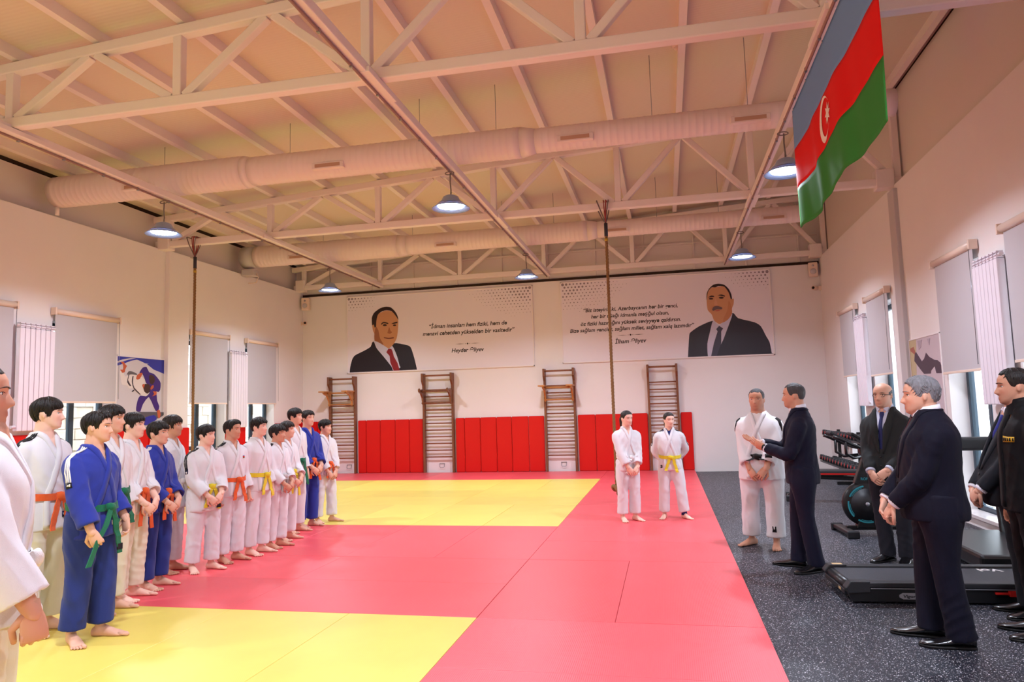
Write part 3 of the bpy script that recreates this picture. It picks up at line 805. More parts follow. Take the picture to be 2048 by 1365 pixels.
def hand_geo(g, W, fd, pn, side, curl, H, thumb_curl=0.3, spread=0.10):
    """W wrist, fd finger direction, pn palm normal, side +1 left hand / -1 right hand"""
    f = Vector(fd).normalized(); n = Vector(pn); n = (n-f*n.dot(f)).normalized()
    s = f.cross(n)*(1 if side > 0 else -1)
    W = Vector(W); pl, hw, th = 0.057*H, 0.0245*H, 0.0095*H
    pp = []; rr = []
    for t, a, b_ in ((-0.35, 0.72, 1.25), (0.0, 0.74, 1.2), (0.3, 0.92, 1.3), (0.7, 1.0, 1.15), (1.0, 0.98, 0.95), (1.08, 0.8, 0.6)):
        pp.append(W+f*(pl*t)); rr.append((th*b_, hw*a))
    # flat palm: rings with their long axis across the hand
    nn = 14; v = []; fc = []
    for p, (t, w) in zip(pp, rr):
        for k in range(nn):
            a = 2*PI*k/nn; v.append(p+n*(t*math.cos(a))+s*(w*math.sin(a)))
    for i in range(len(pp)-1):
        for k in range(nn): fc.append((i*nn+k, i*nn+(k+1) % nn, (i+1)*nn+(k+1) % nn, (i+1)*nn+k))
    fc.append(tuple(reversed(range(nn)))); fc.append(tuple((len(pp)-1)*nn+k for k in range(nn)))
    g.add(v, fc, True)
    fr = 0.0056*H
    for j, (o, ln) in enumerate(((0.78, 0.046), (0.27, 0.051), (-0.26, 0.048), (-0.76, 0.038))):
        p = W+f*(pl*(0.97 if j in (1, 2) else 0.92))+s*(o*hw); d = (f+s*(o*spread)).normalized(); a = 0.0
        pts = [p-d*0.01*H, p]; c = curl*(1.0+0.08*j)
        for q, seg in enumerate((0.44, 0.32, 0.24)):
            a += c*(0.9, 1.1, 0.8)[q]
            dd = (d*math.cos(a)+n*math.sin(a)).normalized()
            p = p+dd*(ln*H*seg); pts.append(p)
        sc = 0.86 if j == 3 else 1.0
        g.tube(pts+[pts[-1]+(pts[-1]-pts[-2]).normalized()*fr*0.6], [fr*1.05*sc, fr*1.08*sc, fr*sc, fr*0.95*sc, fr*0.82*sc, fr*0.35*sc], 8)
    p = W+f*(pl*0.22)+s*(hw*0.75)+n*(th*0.3); d1 = (f*0.62+s*0.62+n*0.35).normalized(); d2 = (f*0.9+s*(0.3-thumb_curl)+n*(0.15+thumb_curl)).normalized()
    a, b_ = p+d1*0.026*H, p+d1*0.026*H+d2*0.020*H; c = b_+(d2+n*thumb_curl*0.4).normalized()*0.016*H
    g.tube([p-d1*0.012*H, p, a, b_, c, c+d2*0.003*H], [fr*1.5, fr*1.55, fr*1.25, fr*1.15, fr*0.95, fr*0.4], 8)

def foot_geo(g, A, ang, H, side, tg):
    """bare foot under ankle A=(x, y); ang turns the toes outward"""
    d = Vector((math.sin(ang), -math.cos(ang), 0)); s = Vector((math.cos(ang), math.sin(ang), 0))*side   # s points outward
    A = Vector((A[0], A[1], 0))
    st = [(-0.038, 0.010, 0.016, 0.022), (-0.032, 0.018, 0.024, 0.028), (-0.012, 0.021, 0.032, 0.036), (0.02, 0.020, 0.033, 0.034), (0.05, 0.0235, 0.024, 0.025), (0.078, 0.027, 0.016, 0.017), (0.096, 0.026, 0.0115, 0.013), (0.104, 0.02, 0.008, 0.010)]
    n = 16; v = []; fc = []
    for t, w, h, zc in st:
        c = A+d*(t*H)-s*(0.004*H if t > 0.04 else 0)
        for k in range(n):
            a = 2*PI*k/n; z = max(0.001, zc*H*0.62+h*H*math.sin(a)*0.85)
            v.append(c+s*(w*H*math.cos(a))+Vector((0, 0, z)))
    for i in range(len(st)-1):
        for k in range(n): fc.append((i*n+k, i*n+(k+1) % n, (i+1)*n+(k+1) % n, (i+1)*n+k))
    fc.append(tuple(reversed(range(n)))); fc.append(tuple((len(st)-1)*n+k for k in range(n)))
    g.add(v, fc, True)
    for j, (o, L, r) in enumerate(((-0.020, 0.132, 0.0095), (-0.0085, 0.130, 0.0062), (0.002, 0.125, 0.0058), (0.011, 0.118, 0.0055), (0.0195, 0.109, 0.0054))):
        a = A+d*(0.088*H)+s*(o*H); b_ = A+d*((L-0.004)*H)+s*(o*H*1.08)
        r *= 0.90
        tg.tube([a+Vector((0, 0, r*H*1.1)), (a+b_)/2+Vector((0, 0, r*H*1.2)), b_+Vector((0, 0, r*H*1.02)), b_+d*(r*H*0.75)+Vector((0, 0, r*H*0.85))], [r*H, r*H*0.88, r*H*1.0, r*H*0.35], 8)
def shoe_geo(H, side, A, ang):
    d = Vector((math.sin(ang), -math.cos(ang), 0)); s = Vector((math.cos(ang), math.sin(ang), 0))*side; A = Vector((A[0], A[1], 0))
    up = G(); so = G(); n = 18
    st = [(-0.044, 0.014, 0.02, 0.040), (-0.038, 0.022, 0.03, 0.050), (-0.01, 0.0255, 0.032, 0.056), (0.02, 0.0255, 0.03, 0.052), (0.05, 0.029, 0.024, 0.036), (0.085, 0.031, 0.017, 0.026), (0.115, 0.026, 0.013, 0.021), (0.134, 0.015, 0.010, 0.017), (0.140, 0.006, 0.006, 0.013)]
    for gg, lo, hi, gr in ((up, 0.008, None, 1.0), (so, 0.0, 0.009, 1.05)):
        v = []; fc = []
        for t, w, h, top in st:
            c = A+d*(t*H*(1.01 if gr > 1 else 1))
            for k in range(n):
                a = 2*PI*k/n; sn = math.sin(a)
                if hi is None: z = lo*H+max(0, (top-lo)*H*(0.5+0.5*sn)); ww = w*(1 if sn < 0.2 else 1-0.35*(sn-0.2))
                else: z = lo+hi*H*(1 if sn > 0 else 0); ww = w*gr
                v.append(c+s*(ww*H*math.cos(a))+Vector((0, 0, z)))
        for i in range(len(st)-1):
            for k in range(n): fc.append((i*n+k, i*n+(k+1) % n, (i+1)*n+(k+1) % n, (i+1)*n+k))
        fc.append(tuple(reversed(range(n)))); fc.append(tuple((len(st)-1)*n+k for k in range(n)))
        gg.add(v, fc, True)
    return up, so

def drape(bvh, path, hw, th, lift=0.002, nacross=3):
    """strip of cloth laid on a surface along 3D path points"""
    P = []; N = []
    for p in path:
        loc, nor, idx, d = bvh.find_nearest(Vector(p))
        P.append(loc); N.append(nor)
    g = G(); top = []; bot = []
    for i, p in enumerate(P):
        t = (P[min(i+1, len(P)-1)]-P[max(i-1, 0)])
        t = t.normalized() if t.length > 1e-7 else Vector((0, 0, -1))
        n = (N[max(i-1, 0)]+N[i]*2+N[min(i+1, len(P)-1)]).normalized(); c = t.cross(n).normalized()
        w = hw[i] if hasattr(hw, '__len__') else hw
        rt = []; rb = []
        for k in range(nacross):
            q = p+c*(w*(2*k/(nacross-1)-1))
            loc, nor, idx, d = bvh.find_nearest(q+n*0.01)
            base = loc if (loc-q).length < 0.03 else q
            rt.append(base+n*(th+lift)); rb.append(base-n*0.004)
        top.append(rt); bot.append(rb)
    m = nacross; v = [q for r_ in top for q in r_]+[q for r_ in bot for q in r_]; o = len(P)*m; fc = []
    for i in range(len(P)-1):
        for k in range(m-1):
            fc.append((i*m+k, i*m+k+1, (i+1)*m+k+1, (i+1)*m+k)); fc.append((o+i*m+k, o+(i+1)*m+k, o+(i+1)*m+k+1, o+i*m+k+1))
        fc.append((i*m, (i+1)*m, o+(i+1)*m, o+i*m)); fc.append((i*m+m-1, o+i*m+m-1, o+(i+1)*m+m-1, (i+1)*m+m-1))
    L = len(P)-1
    for k in range(m-1):
        fc.append((k, o+k, o+k+1, k+1)); fc.append((L*m+k, L*m+k+1, o+L*m+k+1, o+L*m+k))
    g.add(v, fc, True)
    return g
def lerp_path(pts, n):
    P = np.asarray(pts, float); s = np.concatenate([[0], np.cumsum(np.linalg.norm(np.diff(P, axis=0), axis=1))])
    q = np.linspace(0, s[-1], n)
    return np.stack([np.interp(q, s, P[:, i]) for i in range(3)], 1)

SKIN = {'fair': rgb(238, 194, 174), 'mid': rgb(224, 174, 150), 'tan': rgb(208, 154, 128), 'dark': rgb(160, 108, 84)}
M_SKIN = mat('skin', rgb(210, 160, 140), 0.5, 0.35, attr='Col', bump=0.03, bscale=120)
M_SKIN.node_tree.nodes['Principled BSDF'].inputs['Subsurface Weight'].default_value = 0.12
M_SKIN.node_tree.nodes['Principled BSDF'].inputs['Subsurface Radius'].default_value = (0.02, 0.008, 0.005)
M_EYEW = mat('eye_white', rgb(232, 226, 222), 0.25, 0.5)
M_EYED = mat('eye_iris', rgb(38, 26, 20), 0.2, 0.6)
def cloth(name, col, bump=0.16, bscale=420, rough=0.85, sheen=0.15, var=0.03):
    return mat(name, col, rough, 0.15, bump=bump, bscale=bscale, sheen=sheen, var=var, vscale=5)
C_WHITE = cloth('white_gi_cotton', rgb(224, 222, 226))
C_CREAM = cloth('cream_gi_cotton', rgb(224, 216, 192))
C_BLUE = cloth('blue_gi_cotton', rgb(46, 58, 150))
C_BLUED = cloth('blue_gi_trousers', rgb(42, 56, 128))
C_BELT = {k: cloth(k+'_belt', c, 0.3, 220, 0.75) for k, c in {'orange': rgb(226, 96, 46), 'yellow': rgb(226, 206, 52), 'green': rgb(22, 104, 74), 'white': rgb(232, 228, 228), 'black': rgb(24, 22, 24), 'grey': rgb(196, 190, 188)}.items()}
NAVY_TIP = mat('belt_label_black', rgb(26, 26, 36), 0.7)
C_NAVY = cloth('navy_suit_wool', rgb(22, 22, 42), 0.08, 300, 0.7, 0.03)
C_NAVY2 = cloth('deep_navy_suit_wool', rgb(15, 15, 32), 0.08, 300, 0.7, 0.03)
C_GREY = cloth('charcoal_suit_wool', rgb(42, 44, 45), 0.08, 300, 0.75, 0.03)
C_GREYT = cloth('grey_trouser_wool', rgb(38, 38, 46), 0.08, 300, 0.75, 0.03)
C_DGREY = cloth('dark_suit_wool', rgb(30, 32, 38), 0.08, 300, 0.75, 0.03)
C_BLK = cloth('black_jacket_fabric', rgb(16, 15, 18), 0.08, 300, 0.6, 0.03)
C_SHIRT = cloth('white_shirt', rgb(232, 230, 242), 0.03, 200, 0.7)
C_SHIRTB = cloth('pale_blue_shirt', rgb(206, 212, 234), 0.03, 200, 0.7)
M_SHOE = mat('black_shoe_leather', rgb(20, 19, 22), 0.25, 0.5, coat=0.3)
M_SOLE = mat('shoe_sole', rgb(14, 13, 14), 0.6, 0.3)
HAIRC = {'black': (rgb(26, 21, 20), 0.45), 'dark': (rgb(38, 30, 27), 0.45), 'brown': (rgb(52, 38, 32), 0.45), 'grey': (rgb(128, 128, 134), 0.55), 'darkgrey': (rgb(66, 64, 66), 0.5)}
def hair_mat(k):
    c, r = HAIRC[k]
    return mat('hair_'+k, c, r, 0.35, bump=0.5, bscale=90, var=0.25, vscale=60, stretch=(1.0, 1.0, 0.25))

def person(label, loc, H, face, kind, jacket, trousers, belt=None, head_turn=0, head_tilt=0, arms='clasp', hair='fringe', hairc='black', skin='fair', girth=1.0,
           belly=0.0, nose=1.0, stripes=None, logo=None, hh=None, foot=((-0.055, 0.0, -0.3), (0.055, -0.02, 0.3)), sleeve=0.82, seed=1, tie=None, shirt=None, glasses=False, undershirt=None,
           jaw=1.0, collar_patch=None, zbase=0.04, tail_len=0.15, no_legs=False, stance=0.0, lines=None, hem=0.445, group=None, brow=1.0, lean=0.0, old=False, tail_hand=0):
    rs = random.Random(seed); dist = math.hypot(loc[0], loc[1])
    vox = min(max(0.00098*dist, 0.0052), 0.0095); cvox = min(max(0.0016*dist, 0.0085), 0.014)
    hh = hh or 0.137*H
    gw = girth
    suit = kind == 'suit'
    # ---------------------------------------------------------------- skeleton
    sh = 0.097*H*(0.80+0.20*gw); zs = 0.768*H
    S = {1: Vector((sh, 0.005*H, zs)), -1: Vector((-sh, 0.005*H, zs))}
    l1, l2 = 0.165*H, 0.145*H
    fwd = 0.012*H+belly*H*0.9
    POSE = {'clasp': {-1: ((-0.045, -0.122, 0.505), (-0.5, 0.55, -0.25), (0.62, -0.35, -0.70), (0.2, 0.9, 0.2), 0.55), 1: ((0.050, -0.128, 0.520), (0.5, 0.55, -0.25), (-0.70, -0.30, -0.62), (-0.1, 0.9, -0.2), 0.6)},
            'clasp_low': {-1: ((-0.035, -0.118, 0.455), (-0.6, 0.5, -0.2), (0.5, -0.30, -0.80), (0.2, 0.9, 0.2), 0.55), 1: ((0.045, -0.125, 0.465), (0.6, 0.5, -0.2), (-0.60, -0.25, -0.72), (-0.1, 0.9, -0.2), 0.6)},
            'side': {-1: ((-0.136, -0.03, 0.470), (-0.3, 0.9, 0), (0.10, -0.12, -1), (0.9, 0.2, 0), 0.45), 1: ((0.136, -0.03, 0.470), (0.3, 0.9, 0), (-0.10, -0.12, -1), (-0.9, 0.2, 0), 0.45)},
            'belt_hold': {-1: ((-0.120, -0.115, 0.475), (-0.5, 0.7, 0), (0.25, -0.35, -0.9), (0.7, 0.5, 0), 0.95), 1: ((0.135, -0.06, 0.50), (0.4, 0.9, 0), (-0.10, -0.2, -1), (-0.9, 0.2, 0), 0.6)},
            'stout': {-1: ((-0.035, -0.150, 0.490), (-0.5, 0.55, -0.25), (0.35, -0.30, -0.80), (0.2, 0.9, 0.2), 0.6), 1: ((0.062, -0.118, 0.510), (0.6, 0.5, -0.25), (-0.45, -0.45, -0.72), (-0.1, 0.9, -0.2), 0.7)},
            'back': {-1: ((-0.045, 0.115, 0.52), (-0.8, 0.3, 0), (0.7, 0.2, -0.6), (0, -1, 0), 0.5), 1: ((0.045, 0.115, 0.53), (0.8, 0.3, 0), (-0.7, 0.2, -0.6), (0, -1, 0), 0.5)},
            'gesture': {1: ((0.045, -0.175, 0.648), (0.5, 0.6, -0.6), (-0.30, -0.80, 0.42), (-0.75, 0.1, 0.55), 0.14), -1: ((-0.045, -0.205, 0.668), (-0.6, 0.6, -0.5), (0.10, -0.85, 0.34), (0.35, 0.0, 0.90), 0.12)},
            'fist': {-1: ((-0.135, -0.115, 0.462), (-0.3, 0.9, 0), (0.05, -0.15, -1), (0.9, 0.2, 0), 1.05), 1: ((0.150, -0.03, 0.47), (0.3, 0.9, 0), (-0.10, -0.12, -1), (-0.9, 0.2, 0), 0.8)}}
    pose = POSE[arms] if isinstance(arms, str) else arms
    A = {}
    for s in (-1, 1):
        w, hint, fd, pn, curl = pose[s]
        w = (w[0]*H*(1+(gw-1)*0.6), w[1]*H-(belly*H*0.8 if w[1] < -0.08 else 0)-(gw-1)*0.07*H*(1 if w[1] < -0.08 else 0), w[2]*H)
        e, w2 = ik(S[s], w, l1, l2, hint)
        A[s] = (S[s], e, w2, Vector(fd), Vector(pn), curl)
    legs = {}
    for s, (fx, fy, fa) in ((-1, foot[0]), (1, foot[1])):
        hip = Vector((s*0.052*H*gw, 0.0, 0.50*H)); ank = Vector((fx*H, fy*H+0.012*H, 0.048*H)); kn = (hip+ank)/2+Vector((s*0.004*H, -0.012*H, 0.02*H))
        legs[s] = (hip, kn, ank, fa)
    # head frame
    ht = math.radians(head_turn); tl = math.radians(head_tilt)
    Rm = Matrix.Rotation(ht, 3, 'Z') @ Matrix.Rotation(tl, 3, 'X')
    hpos = Vector((0, -0.016*H-lean*H, H-hh-(0.004 if hair in ('bald', 'short') else 0.014))); piv = Vector((0, 0.06, 0.18))
    def TH(p): return hpos+(Rm @ (Vector(p)-piv)+piv)*hh
    Ri = np.array(Rm.transposed())
    # ---------------------------------------------------------------- body (one continuous skin mesh)
    g = G(); hg = G()
    NA, NZ = 60, 50
    zz = np.concatenate([np.linspace(0, 0.9, 44), [0.93, 0.955, 0.975, 0.99, 0.998]]); v = []; f = []
    for z in zz:
        for k in range(NA): v.append(TH(head_pt(2*PI*k/NA, z, nose=nose, jaw=jaw)))
    for i in range(len(zz)-1):
        for k in range(NA): f.append((i*NA+k, i*NA+(k+1) % NA, (i+1)*NA+(k+1) % NA, (i+1)*NA+k))
    f.append(tuple(reversed(range(NA)))); f.append(tuple((len(zz)-1)*NA+k for k in range(NA)))
    g.add(v, f, True)
    for s in (-1, 1):
        ev = []; ef = []; n = 10
        gg = G().ell((0, 0, 0), (0.028, 0.060, 0.098), 12, 8)
        E_ = Matrix.Rotation(s*0.45, 3, 'Z') @ Matrix.Rotation(-0.15, 3, 'X')
        g.add([TH(Vector((s*0.338, 0.045, 0.44))+E_ @ Vector(p)) for p in gg.v], gg.f, True)
    nr = 0.036*H*(0.8+0.2*gw)*(1.12 if old or suit else 1.0)
    limb(g, [TH((0, 0.06, 0.30)), TH((0, 0.07, 0.08)), (0, -0.002*H, 0.842*H), (0, 0.0, 0.79*H)], [nr*0.98, nr, nr*1.08, nr*1.3], n=20)
    tor = [(0.46, 0.085, 0.06, 0.06), (0.52, 0.09, 0.066, 0.066), (0.60, 0.082, 0.062+belly, 0.055), (0.68, 0.092, 0.068, 0.062), (0.75, 0.100, 0.068, 0.066), (0.785, 0.090, 0.055, 0.062), (0.815, 0.066, 0.043, 0.05), (0.84, 0.042, 0.036, 0.038)]
    loft(g, [(z*H, 0, 0.0, rx*H*gw, fr*H*gw, bk*H*gw) for z, rx, fr, bk in tor], n=28, sub=2)
    for s in (-1, 1):
        S_, e, w, fd, pn, curl = A[s]
        limb(g, [S_, (S_+e)/2, e, (e+w)/2, w, w+fd.normalized()*0.012*H], [0.026*H*gw, 0.025*H*gw, 0.0225*H*(0.6+0.4*gw), 0.0215*H*(0.7+0.3*gw), 0.0170*H*(0.8+0.2*gw), 0.016*H], n=14, sub=3)
        if not no_legs:
            hip, kn, ank, fa = legs[s]
            limb(g, [hip, kn, ank+Vector((0, 0.004*H, 0.03*H)), ank-Vector((0, 0, 0.02*H))], [0.052*H, 0.034*H, 0.0215*H, 0.021*H], n=14)
            if not suit: foot_geo(g, (ank.x, ank.y), fa, H, s, hg)
    me = voxel_mesh(g, vox, 'person', 2)
    # hands with separate fingers, joined to the same mesh
    for s in (-1, 1):
        S_, e, w, fd, pn, curl = A[s]
        hand_geo(hg, w, fd, pn, s, curl, H, thumb_curl=0.35 if curl > 0.4 else 0.0)
    bm = bmesh.new(); bm.from_mesh(me)
    hm = hg.mesh('h'); bm.from_mesh(hm); bpy.data.meshes.remove(hm)
    bm.to_mesh(me); bm.free()
    for p in me.polygons: p.use_smooth = True
    # skin colours: lips and slight blush are painted on the skin
    co = get_co(me); base = np.array(SKIN[skin][:3]); col = np.tile(np.append(base, 1.0), (len(co), 1))
    hl = ((co-np.array(hpos))/hh-np.array(piv)[None])@np.array(Rm)+np.array(piv)[None]
    front = (hl[:, 1] < -0.2)
    lip = (np.exp(-(hl[:, 0]/0.11)**4)*np.exp(-((hl[:, 2]-0.182)/0.045)**4))*front
    lipc = base*np.array([0.86, 0.60, 0.60])
    col[:, :3] = col[:, :3]*(1-0.75*lip[:, None])+lipc*0.75*lip[:, None]
    ch = np.exp(-((np.abs(hl[:, 0])-0.2)/0.1)**2)*np.exp(-((hl[:, 2]-0.34)/0.1)**2)*front
    col[:, :3] *= 1-ch[:, None]*np.array([0.0, 0.10, 0.10])
    if old or hair in ('short', 'grey', 'bald', 'crop'):
        st_ = (1/(1+np.exp((hl[:, 2]-0.27)/0.03)))*(hl[:, 2] > -0.05)*(hl[:, 1] < 0.05)
        col[:, :3] *= 1-0.16*st_[:, None]
        # cropped scalp
    ca = me.color_attributes.new('Col', 'FLOAT_COLOR', 'POINT'); ca.data.foreach_set('color', col.astype(np.float32).ravel())
    me.materials.append(M_SKIN)
    P = bpy.data.objects.new('person', me); link(P)
    P.location = (loc[0], loc[1], zbase); P.rotation_euler = (0, 0, math.radians(face)+PI/2)
    tag(P, label, 'person', group)
    # ---------------------------------------------------------------- face details
    for s in (-1, 1):
        ey = face_y(0.145, 0.505, nose=nose, jaw=jaw)
        c = Vector((s*0.145, ey+0.018, 0.503))
        gg = G().ell((0, 0, 0), (0.060, 0.034, 0.030), 14, 8)
        eye = G().add([TH(c+Vector(p)) for p in gg.v], gg.f, True).build('eye', M_EYEW, P)
        gg = G().ell((0, 0, 0), (0.026, 0.016, 0.025), 12, 8)
        G().add([TH(c+Vector((0, -0.0235, 0.001))+Vector(p)) for p in gg.v], gg.f, True).build('iris', M_EYED, eye)
        lidp = [TH((s*x, face_y(x, 0.535-0.006*((x-0.145)/0.03)**2, nose=nose, jaw=jaw)-0.004, 0.528-0.006*((x-0.145)/0.035)**2)) for x in np.linspace(0.085, 0.205, 7)]
        G().tube(lidp, [0.003*hh, 0.005*hh, 0.006*hh, 0.006*hh, 0.006*hh, 0.005*hh, 0.003*hh], 6).build('eyelid_line', hair_mat('brown'), eye)
        bp_ = [TH((s*x, face_y(x, zb, nose=nose, jaw=jaw)-0.004, zb)) for x, zb in zip(np.linspace(0.06, 0.235, 8), [0.585, 0.596, 0.602, 0.605, 0.604, 0.600, 0.592, 0.58])]
        G().tube(bp_, [(0.006*hh*brow, 0.011*hh*brow)]+[(0.008*hh*brow, 0.014*hh*brow)]*5+[(0.006*hh, 0.009*hh), (0.003*hh, 0.004*hh)], 6).build('eyebrow', hair_mat('grey' if hairc == 'grey' else 'black'), P)
    # ---------------------------------------------------------------- hair
    make_hair(P, TH, hh, hair, hairc, rs, H)
    # ---------------------------------------------------------------- glasses
    if glasses:
        gl = empty('glasses'); gl.parent = P
        fm = mat('glasses_frame', rgb(40, 32, 30), 0.3, 0.5)
        for s in (-1, 1):
            y = face_y(0.145, 0.5, nose=nose)-0.05
            pts = [TH((s*0.150+0.098*math.cos(a), y, 0.492+0.062*math.sin(a)*(1.0 if math.sin(a) > 0 else 0.9))) for a in np.linspace(0, 2*PI, 21)]
            G().tube(pts, 0.008*hh, 6, cap=False).build('rim', fm, gl)
            G().tube([TH((s*0.25, y, 0.52)), TH((s*0.335, -0.20, 0.515)), TH((s*0.345, 0.05, 0.50))], 0.009*hh, 6).build('temple_arm', fm, gl)
        G().tube([TH((-0.05, y, 0.51)), TH((0, y-0.02, 0.52)), TH((0.05, y, 0.51))], 0.008*hh, 6).build('bridge', fm, gl)
    # ---------------------------------------------------------------- clothes
    gj = G()
    if suit:
        tors = [(0.455, 0.106, 0.082+belly*0.8, 0.088), (0.50, 0.106, 0.084+belly*1.0, 0.090), (0.56, 0.100, 0.082+belly*1.1, 0.082), (0.62, 0.100, 0.080+belly*0.9, 0.078), (0.69, 0.108, 0.080+belly*0.4, 0.080), (0.75, 0.114, 0.076, 0.082), (0.785, 0.112, 0.062, 0.075), (0.822, 0.080, 0.046, 0.060), (0.85, 0.052, 0.04, 0.046), (0.862, 0.044, 0.036, 0.042)]
        sr = (0.042, 0.042, 0.037, 0.030)
    else:
        tors = [(hem, 0.116, 0.088+belly, 0.086), (0.50, 0.113, 0.088+belly*1.1, 0.084), (0.555, 0.104, 0.082+belly*1.1, 0.078), (0.575, 0.100, 0.079+belly, 0.075), (0.60, 0.104, 0.082+belly*0.8, 0.077), (0.66, 0.110, 0.083+belly*0.5, 0.080), (0.73, 0.114, 0.080, 0.082), (0.772, 0.109, 0.066, 0.077), (0.802, 0.088, 0.053, 0.066), (0.826, 0.058, 0.045, 0.055), (0.846, 0.045, 0.040, 0.048)]
        sr = (0.0425, 0.0475, 0.046, 0.046)
    loft(gj, [(z*H, 0, 0.0, rx*H*gw, fr*H*gw, bk*H*gw) for z, rx, fr, bk in tors], n=40, sub=3)
    for s in (-1, 1):
        S_, e, w, fd, pn, curl = A[s]
        k = sleeve if not isinstance(sleeve, dict) else sleeve[s]
        if suit: k = 0.93
        end = e+(w-e)*k
        m1 = (S_+e)/2; m2 = (e+end)/2
        inn = S_+Vector((-s*0.050*H, 0, 0.016*H))
        limb(gj, [inn, S_+Vector((s*0.004*H, 0, -0.002*H)), m1, e, m2, end], [0.030*H*gw, sr[0]*H*(0.6+0.4*gw), sr[1]*H*(0.6+0.4*gw), sr[2]*H*(0.6+0.4*gw), (sr[2]+sr[3])/2*H*(0.6+0.4*gw), sr[3]*H*(0.7+0.3*gw)], n=20, sub=3, cuff=0.03)
    jm = voxel_mesh(gj, cvox, 'jacket', 3)
    vtop, vbot, vhw = ((0.862 if suit else 0.852)*H, (0.60 if suit else 0.715)*H, (0.038 if suit else 0.040)*H)
    if kind == 'black': vbot = 0.80*H
    def vhalf(z): return vhw*np.clip((z-vbot)/(vtop-vbot), 0, 1)
    amp = (0.0065 if suit else 0.0092)*H/1.6
    folds(jm, amp, seed*7+1, k=(10, 10, 6))
    bv = bvh_of(jm)
    # open the neckline
    co = get_co(jm); no = get_no(jm)
    inV = (np.abs(co[:, 0]) < vhalf(co[:, 2])) & (co[:, 2] > vbot) & (co[:, 1] < -0.012*H) & (co[:, 2] < 0.90*H)
    co[inV, 1] += 0.034*H
    set_co(jm, co)
    jm.materials.append(jacket); J = bpy.data.objects.new('jacket', jm); link(J, P)
    def front(x, z):
        h = bv.ray_cast(Vector((x, -1.5, z)), Vector((0, 1, 0)))
        # arms may be in the way: take the hit nearest to the torso front
        if h[0] is None: return Vector((x, -0.06*H, z))
        best = h[0]
        lim = -(0.12+belly)*H*gw
        org = h[0]
        for _ in range(4):
            if org.y < lim:
                h2 = bv.ray_cast(org+Vector((0, 0.004, 0)), Vector((0, 1, 0)))
                if h2[0] is None: break
                org = h2[0]; best = org
            else: break
        if best.y > 0 or best.y < lim: best = Vector((x, -0.078*H*gw, z))
        return best
    neckc = Vector((0, 0.002*H, (0.858 if suit else 0.845)*H))
    if kind == 'gi':
        # collar band: round the neck and down both sides, left over right
        def side_path(s, zend, xend):
            back = [neckc+Vector((s*0.046*H*math.sin(a), 0.046*H*math.cos(a), 0.006*H*math.cos(a))) for a in np.linspace(0, PI*0.62, 7)]
            pts = [front(s*vhw+(xend-s*vhw)*u, vtop-0.010*H+(zend-vtop+0.010*H)*u) for u in np.linspace(0.10, 1, 16)]
            pts += [front(xend*1.1, zend+(hem*H+0.012*H-zend)*u) for u in (0.35, 0.7, 1.0)]
            return lerp_path([tuple(p) for p in back+pts], 32)
        lw = 0.0135*H
        for s, ze, xe, th in ((-1, 0.585*H, 0.050*H, 0.003), (1, 0.585*H, -0.050*H, 0.007)):
            d_ = drape(bv, side_path(s, ze, xe), lw, th*H/1.6)
            d_.build('lapel', jacket, J)
        if undershirt is not None:
            us = G(); loft(us, [(z*H, 0, 0.0, rx*H*gw*1.015, fr*H*gw*1.035+0.001, bk*H*gw) for z, rx, fr, bk in tor[3:]], n=28, sub=2)
            us.build('undershirt', undershirt, P)
        # belt
        if belt:
            zb = 0.578*H; ring = {}
            bh = 0.0145*H
            bw = G(); nn = 44; v = []; f = []
            for q, (dz, off) in enumerate(((-bh, 0.004), (-bh, 0.011), (bh, 0.011), (bh, 0.004))):
                for k in range(nn):
                    a = 2*PI*k/nn; dv = Vector((math.sin(a), -math.cos(a), 0))
                    rx, ry = 0.101*H*gw, (0.080+belly if math.cos(a) > 0 else 0.077)*H*gw
                    ana = 1/math.sqrt((math.sin(a)/rx)**2+(math.cos(a)/ry)**2)
                    slope = 0.010*H*math.cos(a)*-1
                    h = bv.ray_cast(Vector((0, 0, zb+dz+slope)), dv)
                    r = (h[0]-Vector((0, 0, zb+dz+slope))).length if h[0] is not None else ana
                    r = min(max(r, ana*0.93), ana*1.10)
                    v.append(dv*(r+off*H/1.6)+Vector((0, 0, zb+dz+slope)))
            for q in range(4):
                q2 = (q+1) % 4
                for k in range(nn): f.append((q*nn+k, q*nn+(k+1) % nn, q2*nn+(k+1) % nn, q2*nn+k))
            bw.add(v, f, False)
            bm_ = C_BELT[belt]
            B_ = bw.build('belt', bm_, P)
            zk = zb-0.010*H
            fr = front(0.006*H, zk); kx, ky = 0.006*H, min(fr.y, -0.07*H*gw)-0.012*H
            kn = G().tube([(kx-0.024*H, ky+0.004*H, zk+0.004*H), (kx-0.010*H, ky-0.004*H, zk+0.003*H), (kx+0.010*H, ky-0.004*H, zk-0.004*H), (kx+0.024*H, ky+0.004*H, zk-0.006*H)], [(0.014*H, 0.008*H), (0.019*H, 0.012*H), (0.019*H, 0.012*H), (0.013*H, 0.007*H)], 12)
            kn.build('knot', bm_, B_)
